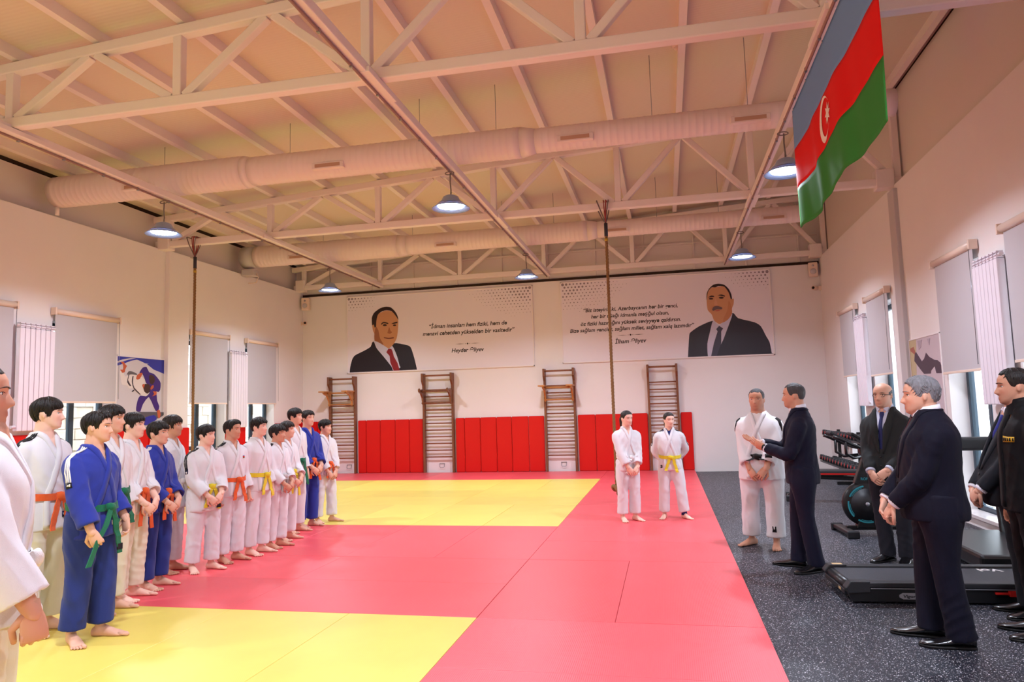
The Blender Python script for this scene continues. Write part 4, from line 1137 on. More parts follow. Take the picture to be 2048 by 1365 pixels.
            for s in (-1, 1):
                pts = []; L = tail_len*H*(1.0 if s > 0 else 0.88)
                if tail_hand == s:
                    hp = A[s][2]+A[s][3].normalized()*0.045*H; k0 = Vector((kx, ky-0.004*H, zk)); mid = (k0+hp)/2+Vector((0, -0.012*H, -0.004*H)); en = hp+(hp-k0).normalized()*0.085*H+Vector((0, 0, -0.035*H))
                    pts = [tuple(p) for p in lerp_path([tuple(k0), tuple(mid), tuple(hp+Vector((0, -0.008*H, 0))), tuple(en)], 10)]
                for u in (np.linspace(0, 1, 9) if tail_hand != s else []):
                    x = kx+s*(0.012+0.040*u**0.8+rs.uniform(-0.004, 0.004))*H; z = zk-0.006*H-L*u
                    fy = front(x, z).y if z > hem*H+0.01 else -(0.090+belly)*H*gw
                    pts.append((x, min(fy, -(0.084+belly*0.9)*H*gw)-0.010*H, z))
                tg = G(); v = []; f = []
                for i, p in enumerate(pts):
                    tilt = 0.10*math.sin(i*0.9+seed)
                    for dx, dy in ((-1, -1), (1, -1), (1, 1), (-1, 1)): v.append((p[0]+dx*0.0135*H, p[1]+dy*0.0025*H+dx*tilt*0.01*H, p[2]))
                for i in range(len(pts)-1):
                    for k in range(4): f.append((i*4+k, i*4+(k+1) % 4, (i+1)*4+(k+1) % 4, (i+1)*4+k))
                f.append((3, 2, 1, 0)); n_ = len(pts)-1; f.append((n_*4, n_*4+1, n_*4+2, n_*4+3))
                tg.add(v, f, False)
                T_ = tg.build('belt_end', bm_, B_)
                if logo and s == 1 and tail_hand != s and hair != 'pony':
                    p = pts[-2]
                    G().box((p[0]-0.0142*H, p[1]-0.0034*H, p[2]-0.010*H), (p[0]+0.0142*H, p[1]+0.0034*H, p[2]+0.016*H)).build('belt_tip_label', NAVY_TIP, T_)
        # shoulder stripes and brand tab
        if stripes:
            cs, cp, cl = stripes
            for s in (-1, 1):
                S_, e = A[s][0], A[s][1]
                for j in (-1, 0, 1):
                    pts = []
                    for u in np.linspace(0, 1, 12):
                        if u < 0.45:
                            w_ = u/0.45; p = Vector((s*0.062*H, (0.0+j*0.0)*H, 0.865*H)).lerp(S_+Vector((s*0.03*H, 0, 0.07*H)), w_)
                        else:
                            w_ = (u-0.45)/0.55; ax = S_.lerp(e, w_*0.55); p = ax+Vector((s*0.075*H, 0, 0.06*H*(1-w_)))
                        pts.append(p+Vector((0, (j*0.0145-0.006)*H, 0)))
                    drape(bv, pts, 0.0036*H, 0.0012, 0.0015, 2).build('shoulder_stripe', cs, J)
                # tab below the stripes
                ax = S_.lerp(e, 0.62); q = ax+Vector((s*0.085*H, -0.006*H, 0.012*H))
                pts = [q+(e-S_).normalized()*(t*H) for t in (-0.014, 0, 0.014)]
                T_ = drape(bv, pts, 0.0155*H, 0.0016, 0.0018, 3).build('brand_tab', cp, J)
                if dist < 11:
                    for j in range(3):
                        pj = [q+Vector((0, (0.009-0.009*j)*H, 0))+(e-S_).normalized()*(t*H) for t in (0.006, 0.000-0.0035*j)]
                        drape(bv, pj, 0.0030*H, 0.0022, 0.0030, 2).build('tab_bar', cl, T_)
        if logo:
            # small square label on the skirt of the jacket
            lc, lx, lz, lsz = logo
            pts = [front(lx*H, lz*H+t*lsz*H) for t in (1, 0, -1)]
            L_ = drape(bv, pts, lsz*H*0.8, 0.0015, 0.002, 3).build('jacket_label', lc, J)
            pts = [front(lx*H-0.2*lsz*H, lz*H-t*lsz*H*0.4) for t in (1, -1)]
            drape(bv, pts, lsz*H*0.22, 0.0025, 0.003, 2).build('label_mark', C_BELT['grey'], L_)
    if suit:
        sc = shirt or C_SHIRT
        if kind == 'suit' and tie is not False:
            us = G(); loft(us, [(z*H, 0, 0.0, rx*H*gw*1.02, (fr*1.06)*H*gw+0.002, bk*H*gw) for z, rx, fr, bk in tor[2:]], n=32, sub=3)
            sm_ = us.build('shirt', sc, P); sbv = bvh_of(sm_.data)
            # stand collar and two collar wings
            ring = [neckc+Vector((0.041*H*gw**0.4*math.sin(a), -0.041*H*gw**0.4*math.cos(a)-0.002*H, 0.006*H-0.008*H*math.cos(a))) for a in np.linspace(0.15, 2*PI-0.15, 25)]
            g_ = G(); v = []; f = []
            for p in ring:
                for dz, k in ((-0.016, 1.10), (0.012, 0.98), (0.012, 0.93), (-0.016, 1.04)):
                    v.append(((p.x)*k, (p.y)*k, p.z+dz*H))
            for i in range(len(ring)-1):
                for k in range(4): f.append((i*4+k, i*4+(k+1) % 4, (i+1)*4+(k+1) % 4, (i+1)*4+k))
            f.append((0, 1, 2, 3)); n_ = len(ring)-1; f.append((n_*4+3, n_*4+2, n_*4+1, n_*4))
            g_.add(v, f, True); g_.build('shirt_collar', sc, sm_)
            for s in (-1, 1):
                tr = [(s*0.007*H, 0.858*H), (s*0.036*H, 0.862*H), (s*0.028*H, 0.832*H)]; q3 = []
                for x, z in tr:
                    h = sbv.ray_cast(Vector((x, -1, min(z, 0.836*H))), Vector((0, 1, 0)))
                    q3.append(Vector((x, (h[0].y if h[0] is not None else -0.045*H)-0.004, z)))
                q3[0].y = min(q3[0].y, -0.047*H); q3[1].y = -0.036*H
                wg = G().add([tuple(p) for p in q3]+[tuple(p+Vector((0, 0.006, 0.001))) for p in q3], [(0, 1, 2), (5, 4, 3), (0, 3, 4, 1), (1, 4, 5, 2), (2, 5, 3, 0)])
                wg.build('collar_wing', sc, sm_)
            if tie is not None:
                tp = []
                for u in np.linspace(0, 1, 14):
                    z = (0.842-0.27*u)*H; h = sbv.ray_cast(Vector((0, -1, z)), Vector((0, 1, 0)))
                    tp.append(h[0] if h[0] is not None else Vector((0, -0.07*H, z)))
                tw = [0.0105*H]+[0.0125*H, 0.008*H]+[0.009*H+0.010*H*i/11 for i in range(11)]
                T_ = drape(sbv, tp, tw, 0.006, 0.004, 3).build('tie', tie, P)
        # jacket lapels
        for s in ((1, -1) if tie is not False else ()):
            back = [neckc+Vector((s*0.05*H*math.sin(a), 0.05*H*math.cos(a), 0.004*H)) for a in np.linspace(0, PI*0.55, 6)]
            pts = [front(s*(vhw+0.012*H)*(1-u)+s*0.010*H*u+s*0.005*H*math.sin(PI*u), (0.852-(0.852-0.605)*u)*H) for u in np.linspace(0.05, 1, 14)]
            path = lerp_path([tuple(p) for p in back+pts], 22)
            w = [0.013*H]*6+[0.013*H+0.010*H*min(1, (i)/6) for i in range(9)]+[0.022*H-0.018*H*(i+1)/7 for i in range(7)]
            drape(bv, path, w, 0.005, 0.003, 3).build('lapel', jacket, J)
        for z in ((0.585, 0.535) if tie is not False else ()):
            p = front(-0.004*H, z*H)
            G().lathe([(0.0, -0.006), (0.008, -0.005), (0.009, 0.0), (0, 0.002)], (p.x, p.y, p.z), 12, 'Y').build('button', M_BLACK, J)
        for s in (-1, 1):
            S_, e, w, fd, pn, curl = A[s]
            d = (w-e).normalized(); c0 = e+(w-e)*0.90; c1 = e+(w-e)*1.0
            G().tube([c0, c1], [0.0255*H, 0.0245*H], 16).build('shirt_cuff', sc, J)
    if kind == 'black':
        pass
    # trousers
    if not no_legs:
        gt = G()
        if suit:
            rt = (0.062, 0.052, 0.044, 0.042, 0.028); zh = 0.030
        else:
            rt = (0.066, 0.060, 0.054, 0.053, 0.062); zh = 0.062
        loft(gt, [(0.475*H, 0, 0.005*H, 0.10*H*gw, 0.07*H*gw, 0.078*H*gw), (0.52*H, 0, 0.003*H, 0.10*H*gw, (0.07+belly*0.8)*H*gw, 0.08*H*gw), (0.58*H, 0, 0, 0.092*H*gw, (0.066+belly*0.9)*H*gw, 0.066*H*gw), (0.62*H, 0, 0, 0.08*H*gw, 0.06*H*gw, 0.06*H*gw)], n=30, sub=2)
        for s in (-1, 1):
            hip, kn, ank, fa = legs[s]
            gl_ = 0.55+0.45*gw
            top = hip+Vector((s*0.002*H, 0.004*H, 0.0))
            hemp = Vector((ank.x, ank.y+0.002*H, zh*H))
            limb(gt, [top+Vector((0, 0, 0.05*H)), top-Vector((0, 0, 0.03*H)), (top+kn)/2, kn, (kn+hemp)/2, hemp], [(0.058*H*gl_, 0.062*H*gl_), (rt[0]*H*gl_, 0.070*H*gl_), (rt[1]*H*gl_*1.05, rt[1]*H*gl_*1.08), (rt[2]*H*gl_, rt[2]*H*gl_), (rt[3]*H*gl_, rt[3]*H*gl_), (rt[3]*H*gl_*(1.0 if suit else 1.02), rt[3]*H*gl_*(1.1 if suit else 1.02))], n=20, sub=3)
        tm = voxel_mesh(gt, cvox, 'trousers', 3)
        folds(tm, (0.0075 if suit else 0.0095)*H/1.6, seed*5+2, k=(13, 13, 7))
        co = get_co(tm); co[:, 2] = np.maximum(co[:, 2], zh*H*0.85); set_co(tm, co)
        tm.materials.append(trousers); T = bpy.data.objects.new('trousers', tm); link(T, P)
        if suit:
            for s in (-1, 1):
                hip, kn, ank, fa = legs[s]
                up, so = shoe_geo(H, s, (ank.x, ank.y), fa)
                sh_ = up.build('shoe', M_SHOE, P); so.build('sole', M_SOLE, sh_)
    P['_'] = 0; del P['_']
    return P, J, bv, A, front, TH

def make_hair(P, TH, hh, style, hairc, rs, H):
    m = hair_mat(hairc); NA, NU = 84, 26
    ph = [rs.uniform(0, 6.28) for _ in range(8)]
    def fold(az):                                    # -pi..pi, 0 = front
        a = (az+PI) % (2*PI)-PI
        return a
    def zl(az):
        a = abs(fold(az)); deg = math.degrees(a); sg = 1 if fold(az) > 0 else -1
        if style == 'fringe':
            fr = 0.655+0.02*math.sin(3*az+ph[0])+0.018*math.sin(17*az+ph[1])+0.012*math.sin(29*az+ph[2])+0.05*(sg*a if deg < 60 else 0)*0.6
            pts = [(0, fr), (38, fr), (58, 0.60), (70, 0.40), (82, 0.37), (92, 0.52), (106, 0.53), (118, 0.30), (150, 0.20), (180, 0.18)]
        elif style == 'curly':
            fr = 0.72+0.03*math.sin(9*az+ph[0])
            pts = [(0, fr), (40, fr), (60, 0.62), (72, 0.45), (84, 0.45), (94, 0.54), (106, 0.54), (118, 0.34), (150, 0.25), (180, 0.22)]
        elif style == 'pony':
            pts = [(0, 0.80), (40, 0.77), (58, 0.66), (70, 0.50), (84, 0.46), (94, 0.54), (106, 0.52), (118, 0.34), (150, 0.22), (180, 0.18)]
        elif style == 'grey':
            pts = [(0, 0.80), (30, 0.79), (52, 0.72), (62, 0.60), (74, 0.44), (84, 0.42), (94, 0.54), (106, 0.54), (118, 0.34), (150, 0.22), (180, 0.19)]
        elif style in ('short', 'crop'):
            pts = [(0, 0.83), (30, 0.80), (45, 0.84), (58, 0.70), (70, 0.50), (84, 0.46), (94, 0.55), (106, 0.55), (118, 0.36), (150, 0.25), (180, 0.22)]
        else:                                        # quiff: swept up from the forehead
            pts = [(0, 0.79), (35, 0.77), (52, 0.70), (64, 0.55), (76, 0.42), (84, 0.40), (94, 0.54), (106, 0.54), (118, 0.34), (150, 0.22), (180, 0.19)]
        return float(np.interp(deg, [p[0] for p in pts], [p[1] for p in pts]))
    T0 = {'fringe': 0.085, 'curly': 0.11, 'pony': 0.05, 'grey': 0.06, 'short': 0.035, 'quiff': 0.075, 'bald': 0.022, 'crop': 0.055}[style]
    if style == 'bald':
        # only a close-cropped band round the sides and back
        g = G(); v = []; f = []; az0, az1, n = math.radians(68), math.radians(292), 60
        cols = []
        for i in range(n+1):
            a = az0+(az1-az0)*i/n; d = abs(fold(a)); deg = math.degrees(d)
            lo = np.interp(deg, [68, 84, 94, 106, 118, 150, 180], [0.52, 0.46, 0.55, 0.55, 0.36, 0.26, 0.24]); hi = np.interp(deg, [68, 95, 140, 180], [0.60, 0.72, 0.74, 0.72])
            for u in np.linspace(0, 1, 9):
                t = T0*math.sin(PI*u)**0.5 if 0 < u < 1 else -0.02
                v.append(TH(head_pt(a, lo+(hi-lo)*u, grow=t, feat=False)))
        for i in range(n):
            for k in range(8): f.append((i*9+k, (i+1)*9+k, (i+1)*9+k+1, i*9+k+1))
        g.add(v, f, True); g.build('hair', m, P); return
    g = G(); v = []; f = []
    for k in range(NA):
        az = 2*PI*k/NA; z0 = zl(az); a = abs(fold(az)); deg = math.degrees(a)
        for i in range(NU+1):
            u = i/NU; z = z0+(0.998-z0)*(1-(1-u)**1.35) if u < 1 else 0.998
            t = T0*min(1.0, (0.30+1.6*u)) * (0.62+0.38*min(1, (z-0.3)/0.5) if z > 0.3 else 0.62)
            if style in ('fringe',) and deg < 60: t = T0*(0.45+0.75*min(1, u*1.5))
            if style in ('fringe', 'curly', 'quiff') and 55 < deg < 130 and z < 0.6: t *= 0.45
            if style == 'fringe' and z > 0.85: t *= 1.12
            if style == 'quiff' and deg < 60: t *= 1.0+0.7*math.sin(PI*min(1, u*1.4))
            if i == 0: t = -0.015
            nz = math.sin(13*az+ph[3]+5*z)*0.5+math.sin(27*az+ph[4]-7*z)*0.5+0.6*math.sin(45*az+ph[5]+9*z)
            if style == 'curly': t += 0.045*noise.noise(Vector((math.cos(az)*5+ph[0], math.sin(az)*5, z*9)))+0.02*noise.noise(Vector((math.cos(az)*11, math.sin(az)*11+ph[1], z*19)))
            elif i > 0: t += T0*0.085*nz*(0.4+0.6*(1-u))
            zz_ = z+(0.012*nz if (style == 'fringe' and 0 < i < 5) else 0)
            v.append(TH(head_pt(az, min(zz_, 0.998), grow=t, feat=False)))
    n1 = NU+1
    for k in range(NA):
        k2 = (k+1) % NA
        for i in range(NU): f.append((k*n1+i, k2*n1+i, k2*n1+i+1, k*n1+i+1))
    f.append(tuple(k*n1+NU for k in range(NA)))
    g.add(v, f, True)
    NL = {'fringe': 150, 'quiff': 150, 'curly': 130, 'grey': 240, 'crop': 260}.get(style, 0)
    for q in range(NL):
        az = rs.uniform(0, 2*PI); a = abs(fold(az)); deg = math.degrees(a)
        ze = zl(az)+rs.uniform(-0.035, 0.10); zs_ = rs.uniform(0.80, 0.985)
        if zs_ < ze+0.08: zs_ = ze+0.1
        if deg > 60 and style != 'fringe' and rs.random() < 0.4: continue
        if style in ('grey', 'crop'):
            ze = max(zl(az)+0.015, rs.uniform(0.3, 0.93)); zs_ = min(0.985, ze+rs.uniform(0.06, 0.14))
        dr = rs.uniform(-0.22, 0.22); pts = []; rad = []
        n = 6; lift = T0*rs.uniform(0.9, 1.25); wid = rs.uniform(0.022, 0.042)*(0.45 if style in ('grey', 'crop') else 1.0)
        if style == 'curly': wid *= 1.2
        for i in range(n+1):
            u = i/n; z = min(zs_+(ze-zs_)*u, 0.99); aa = az+dr*u*u
            t = lift*(1.0-0.25*u)*(0.55 if (55 < deg < 130 and z < 0.6) else 1.0)
            if style == 'quiff' and deg < 55: t *= 1.5+0.9*math.sin(PI*u)
            if style == 'curly': t += 0.03*math.sin(9*u+q); aa += 0.10*math.sin(8*u+q*1.7)
            if u == 1: t -= 0.012
            pts.append(TH(head_pt(aa, z, grow=t, feat=False))); rad.append(wid*hh*(math.sin(PI*min(1, 0.18+0.82*u))**0.7*0.9+0.1 if u < 1 else 0.12))
        g.tube(pts, [(r_*0.55, r_) for r_ in rad], 6)
    hairo = g.build('hair', m, P)
    if style == 'pony':
        kn = TH((0, 0.46, 0.50))
        G().ell(tuple(TH((0, 0.47, 0.52))), (0.10*hh, 0.09*hh, 0.10*hh), 12, 8).build('hair_tie', m, hairo)
        pts = [TH((0, 0.46, 0.54)), TH((0.0, 0.58, 0.42)), TH((0.03, 0.60, 0.10)), TH((0.04, 0.55, -0.35)), TH((0.03, 0.52, -0.62))]
        gp = G(); limb(gp, [tuple(p) for p in pts], [0.06*hh, 0.12*hh, 0.11*hh, 0.08*hh, 0.02*hh], n=12); gp.build('ponytail', m, hairo)

# ------------------------------------------------------------------ the people in the hall
W3 = (C_BELT['black'], mat('navy_tab', rgb(34, 40, 84), 0.7), C_BELT['white'])
K3 = (C_BELT['black'], C_BELT['black'], C_BELT['white'])
B3 = (C_BELT['white'], C_BELT['black'], C_BELT['white'])
B4 = (C_BELT['white'], C_BELT['white'], W3[1])
NAVYTAB = W3[1]
F0 = ((-0.06, 0.0, -0.25), (0.06, -0.01, 0.25))
person('tall boy in white gi with orange belt behind the blue gi boy, far left', (-4.50, 4.42), 1.70, 4, 'gi', C_WHITE, C_CREAM, 'orange', head_turn=30, arms='side', hair='fringe', skin='fair', stripes=K3, logo=(NAVYTAB, 0.03, 0.49, 0.012), seed=1, foot=F0, hem=0.43)
person('boy in blue gi with green belt and white shoulder stripes, nearest in the row', (-3.98, 4.33), 1.585, 0, 'gi', C_BLUE, C_BLUED, 'green', head_turn=22, arms='belt_hold', hair='quiff', skin='mid', stripes=B3, logo=(C_BELT['grey'], 0.03, 0.50, 0.010), seed=2, foot=((-0.055, 0.02, -0.6), (0.06, -0.02, 0.25)), tail_len=0.2, tail_hand=-1)
person('tall boy in white gi with green belt right behind the blue gi boy', (-4.43, 4.97), 1.645, 2, 'gi', C_WHITE, C_CREAM, 'green', head_turn=12, arms='side', hair='fringe', skin='mid', seed=3, foot=F0)
person('boy in white gi with orange belt hanging low and cream trousers', (-4.54, 5.34), 1.58, 6, 'gi', C_WHITE, C_CREAM, 'orange', head_turn=10, arms='clasp', hair='fringe', skin='fair', stripes=K3, seed=4, foot=F0, sleeve=0.62, tail_len=0.2)
person('boy in blue gi with orange belt and clasped hands', (-4.59, 5.72), 1.50, 2, 'gi', C_BLUE, C_BLUED, 'orange', head_turn=4, arms='clasp', hair='fringe', skin='mid', stripes=B4, seed=5, foot=F0, tail_len=0.18, hh=0.212)
person('boy in white gi half hidden behind the second blue gi boy', (-4.90, 6.31), 1.555, 6, 'gi', C_WHITE, C_WHITE, 'white', head_turn=10, arms='side', hair='fringe', hairc='dark', skin='tan', stripes=K3, seed=6, foot=F0, hem=0.40)
person('boy in white gi with yellow belt, navy shoulder tab and crossed wrists', (-4.58, 6.41), 1.45, -20, 'gi', C_WHITE, C_WHITE, 'yellow', head_turn=20, arms='clasp', hair='fringe', skin='fair', stripes=W3, logo=(NAVYTAB, -0.03, 0.45, 0.014), seed=7, foot=((-0.065, 0.01, -0.45), (0.06, -0.02, 0.3)), hem=0.40, hh=0.208)
_b8 = person('boy in white gi with orange belt and arms hanging at his sides', (-4.57, 6.84), 1.49, -16, 'gi', C_WHITE, C_WHITE, 'orange', head_turn=14, arms='side', hair='quiff', skin='tan', stripes=W3, seed=8, foot=F0, hh=0.208)
person('boy in white gi with bright yellow belt and long fringe', (-4.50, 7.23), 1.51, -8, 'gi', C_WHITE, C_WHITE, 'yellow', head_turn=12, arms='side', hair='fringe', skin='fair', seed=9, foot=F0, hh=0.208)
person('short boy in white gi with pale belt and clasped hands', (-4.49, 7.61), 1.42, -6, 'gi', C_WHITE, C_WHITE, 'grey', head_turn=8, arms='clasp', hair='fringe', skin='tan', stripes=W3, seed=10, foot=F0, hh=0.21)
person('boy in white gi with dangling yellow belt peeking out behind the short boy', (-4.62, 8.05), 1.45, -6, 'gi', C_WHITE, C_WHITE, 'yellow', head_turn=12, arms='clasp', hair='fringe', hairc='dark', skin='mid', seed=11, foot=F0, hh=0.206, tail_len=0.2)
person('tall boy in white gi with dark green belt near the end of the row', (-4.81, 8.58), 1.615, -10, 'gi', C_WHITE, C_WHITE, 'green', head_turn=14, arms='side', hair='fringe', skin='mid', seed=12, foot=F0, hh=0.213, tail_len=0.19)
person('curly-haired boy in blue gi with orange belt at the end of the row', (-4.84, 8.99), 1.58, -20, 'gi', C_BLUE, C_BLUE, 'orange', head_turn=2, arms='clasp', hair='curly', hairc='dark', skin='mid', seed=13, foot=F0, hh=0.213, tail_len=0.17)
person('smallest boy in white gi with orange belt, last in the row', (-4.78, 9.38), 1.45, -22, 'gi', C_WHITE, C_WHITE, 'orange', head_turn=14, arms='clasp_low', hair='fringe', skin='mid', stripes=K3, logo=(C_BELT['grey'], 0.04, 0.49, 0.012), seed=14, foot=((-0.065, 0.01, -0.4), (0.07, -0.04, 0.45)), hh=0.213)
person('girl in white gi with white belt beside the climbing rope', (-0.54, 9.64), 1.46, -62, 'gi', C_WHITE, C_WHITE, 'white', head_turn=12, head_tilt=6, arms='clasp_low', hair='pony', hairc='dark', skin='fair', seed=15, foot=F0, hh=0.205, girth=0.93, nose=0.85)
_girl = person('girl in white gi with yellow belt and hands behind her back', (0.02, 9.86), 1.42, -88, 'gi', C_WHITE, C_WHITE, 'yellow', head_turn=22, head_tilt=4, arms='back', hair='pony', hairc='dark', skin='fair', seed=16, stripes=K3, undershirt=mat('navy_tshirt', rgb(38, 42, 96), 0.8), logo=(C_BELT['black'], -0.085, 0.485, 0.014), foot=((-0.075, 0.0, -0.3), (0.105, -0.02, 0.6)), hh=0.20, girth=0.95, nose=0.9, tail_len=0.13)
_coach = person('broad coach in white gi with black belt standing barefoot on the rubber floor', (0.985, 8.24), 1.70, -108, 'gi', C_WHITE, C_WHITE, 'black', head_turn=-2, arms='clasp_low', hair='short', hairc='darkgrey', skin='tan', seed=17, undershirt=mat('white_tshirt', rgb(232, 228, 230), 0.8), foot=((-0.085, 0.0, -0.55), (0.075, -0.06, 0.2)), girth=1.22, belly=0.018, zbase=0.0, hh=0.236, jaw=1.1, old=True, tail_len=0.02, sleeve=0.78, hem=0.42)
_suit = person('man in navy suit seen from behind, gesturing with open hands', (1.21, 7.12), 1.72, 168, 'suit', C_NAVY, C_NAVY, head_turn=-2, arms='gesture', hair='short', hairc='darkgrey', skin='tan', seed=18, tie=mat('purple_tie', rgb(52, 40, 84), 0.6), zbase=0.0, hh=0.232, foot=((-0.05, -0.06, -0.2), (0.05, 0.03, 0.75)), old=True, girth=1.02)
person('bald man with glasses in charcoal suit and blue tie', (2.07, 7.50), 1.70, -128, 'suit', C_GREY, C_GREYT, head_turn=-2, arms='clasp', hair='bald', hairc='darkgrey', skin='mid', seed=19, tie=mat('blue_tie', rgb(38, 44, 96), 0.6), shirt=C_SHIRTB, zbase=0.0, hh=0.235, foot=((-0.05, 0.0, -0.25), (0.05, 0.0, 0.25)), girth=1.08, belly=0.01, glasses=True, old=True)
person('stout silver-haired man in dark navy suit in the right foreground', (1.66, 5.11), 1.70, 170, 'suit', C_NAVY2, C_NAVY2, head_turn=0, arms='stout', hair='grey', hairc='grey', skin='mid', seed=20, tie=mat('dark_red_tie', rgb(70, 24, 30), 0.6), zbase=0.0, hh=0.25, foot=((-0.055, -0.05, -0.1), (0.055, 0.03, 0.1)), girth=1.26, belly=0.012, jaw=1.12, old=True)
person('man in dark suit with blue tie and clasped hands half hidden at the right', (2.45, 5.78), 1.68, 178, 'suit', C_DGREY, C_DGREY, head_turn=0, arms='clasp', hair='short', hairc='black', skin='mid', seed=21, tie=mat('royal_blue_tie', rgb(40, 46, 130), 0.6), zbase=0.0, hh=0.235, foot=((-0.05, 0.0, -0.2), (0.05, 0.0, 0.2)), girth=1.15, belly=0.05, old=True, lean=-0.035)
_blk = person('man in black zip jacket with yellow chest badge at the right edge', (2.29, 5.30), 1.735, 172, 'suit', C_BLK, C_BLK, head_turn=-6, arms='side', hair='crop', hairc='black', skin='tan', seed=22, tie=False, zbase=0.0, hh=0.24, foot=((-0.05, 0.0, -0.2), (0.05, 0.0, 0.2)), girth=1.02, old=True)
person('man in white gi in the left foreground, cut by the picture edge', (-2.52, 2.21), 1.74, 40, 'gi', C_WHITE, C_CREAM, 'white', head_turn=2, arms='fist', hair='short', hairc='dark', skin='tan', seed=23, foot=F0, girth=1.12, hh=0.24, old=True, zbase=0.04, lean=-0.028)

# ------------------------------------------------------------------ flat prints: outlines in metres on each board
PL = {
    'suit': [(0.069,0.022), (0.085,0.169), (0.143,0.366), (0.225,0.467), (0.469,0.57), (0.652,0.666), (0.73,0.8), (0.991,0.49), (1.273,0.722), (1.53,0.691), (1.706,0.636), (1.764,0.549), (1.839,0.303), (1.902,0.026)],
    'shirt': [(0.744,0.841), (0.812,0.63), (0.99,0.415), (1.216,0.133), (1.264,0.029), (1.452,0.096), (1.433,0.153), (1.368,0.398), (1.242,0.667), (1.073,0.675), (0.874,0.759)],
    'tie': [(1.142,0.596), (1.221,0.583), (1.25,0.525), (1.288,0.383), (1.385,0.211), (1.438,0.022), (1.274,0.023), (1.187,0.237), (1.169,0.407), (1.081,0.505)],
    'face': [(0.764,0.821), (0.76,0.992), (0.726,1.07), (0.701,1.223), (0.719,1.375), (0.841,1.501), (1.084,1.583), (1.283,1.533), (1.381,1.414), (1.415,1.299), (1.4,1.035), (1.364,0.849), (1.292,0.721), (1.192,0.622), (1.132,0.606), (0.993,0.697), (0.854,0.779)],
    'cheek': [(0.764,0.821), (0.76,0.992), (0.808,1.18), (0.877,1.062), (0.915,0.871), (1.013,0.696), (0.854,0.779)],
    'hair': [(0.701,1.223), (0.695,1.414), (0.761,1.544), (0.924,1.649), (1.085,1.682), (1.225,1.651), (1.343,1.53), (1.401,1.413), (1.416,1.327), (1.361,1.415), (1.243,1.555), (1.084,1.592), (0.943,1.553), (0.861,1.481), (0.82,1.331), (0.808,1.18), (0.767,1.163), (0.748,1.24)],
    'brow_a': [(0.949,1.248), (1.02,1.292), (1.14,1.257), (1.139,1.229), (1.02,1.26), (0.959,1.219)],
    'brow_b': [(1.229,1.229), (1.299,1.258), (1.389,1.278), (1.389,1.244), (1.299,1.226)],
    'eye_a': [(0.993,1.208), (1.029,1.229), (1.079,1.226), (1.109,1.198), (1.069,1.181), (1.019,1.184)],
    'eye_b': [(1.271,1.189), (1.299,1.207), (1.339,1.205), (1.362,1.181), (1.328,1.167), (1.288,1.17)],
    'nose': [(1.121,1.008), (1.168,1.142), (1.207,1.045), (1.247,1.015), (1.196,0.976), (1.137,0.988)],
    'mouth': [(1.025,0.894), (1.155,0.869), (1.285,0.881), (1.284,0.853), (1.155,0.844), (1.035,0.871)],
}
PR = {
    'suit': [(2.943,0.025), (2.997,0.524), (3.039,0.608), (3.237,0.736), (3.557,0.848), (3.694,0.661), (3.991,1.004), (4.114,0.877), (4.463,0.765), (4.601,0.664), (4.699,0.44), (4.77,0.285), (4.802,0.032)],
    'shirt': [(3.557,0.857), (3.469,0.587), (3.397,0.316), (3.395,0.026), (3.467,0.03), (3.707,0.301), (3.837,0.585), (3.994,0.995), (3.69,0.738)],
    'tie': [(3.612,0.648), (3.681,0.721), (3.768,0.657), (3.723,0.591), (3.708,0.318), (3.595,0.031), (3.467,0.03), (3.545,0.326), (3.642,0.595)],
    'face': [(3.45,1.484), (3.433,1.312), (3.447,1.104), (3.532,0.995), (3.574,0.856), (3.683,0.764), (3.767,0.794), (3.885,0.856), (3.982,0.987), (3.988,1.107), (4.031,1.207), (4.042,1.335), (4.001,1.338), (3.983,1.451), (3.846,1.64), (3.681,1.634), (3.549,1.625), (3.487,1.551)],
    'cheek': [(3.885,0.856), (3.982,0.987), (3.983,1.159), (3.926,1.299), (3.88,1.062), (3.807,0.929), (3.767,0.794)],
    'hair': [(3.434,1.329), (3.442,1.484), (3.498,1.602), (3.602,1.691), (3.718,1.709), (3.848,1.675), (3.941,1.574), (3.991,1.45), (4.002,1.346), (3.976,1.331), (3.936,1.488), (3.846,1.632), (3.715,1.654), (3.648,1.627), (3.566,1.633), (3.496,1.568), (3.462,1.483)],
    'brow_a': [(3.47,1.393), (3.539,1.44), (3.604,1.426), (3.603,1.405), (3.512,1.402)],
    'brow_b': [(3.687,1.431), (3.77,1.45), (3.85,1.416), (3.841,1.396), (3.752,1.424)],
    'eye_a': [(3.485,1.367), (3.516,1.383), (3.56,1.38), (3.587,1.358), (3.55,1.346), (3.509,1.349)],
    'eye_b': [(3.707,1.378), (3.742,1.397), (3.792,1.394), (3.825,1.367), (3.789,1.352), (3.74,1.355)],
    'nose': [(3.601,1.212), (3.635,1.386), (3.675,1.211), (3.64,1.175)],
    'moustache': [(3.546,1.115), (3.591,1.173), (3.673,1.185), (3.77,1.145), (3.759,1.103), (3.653,1.109), (3.569,1.079)],
    'mouth': [(3.602,1.074), (3.669,1.094), (3.734,1.084), (3.667,1.06)],
}
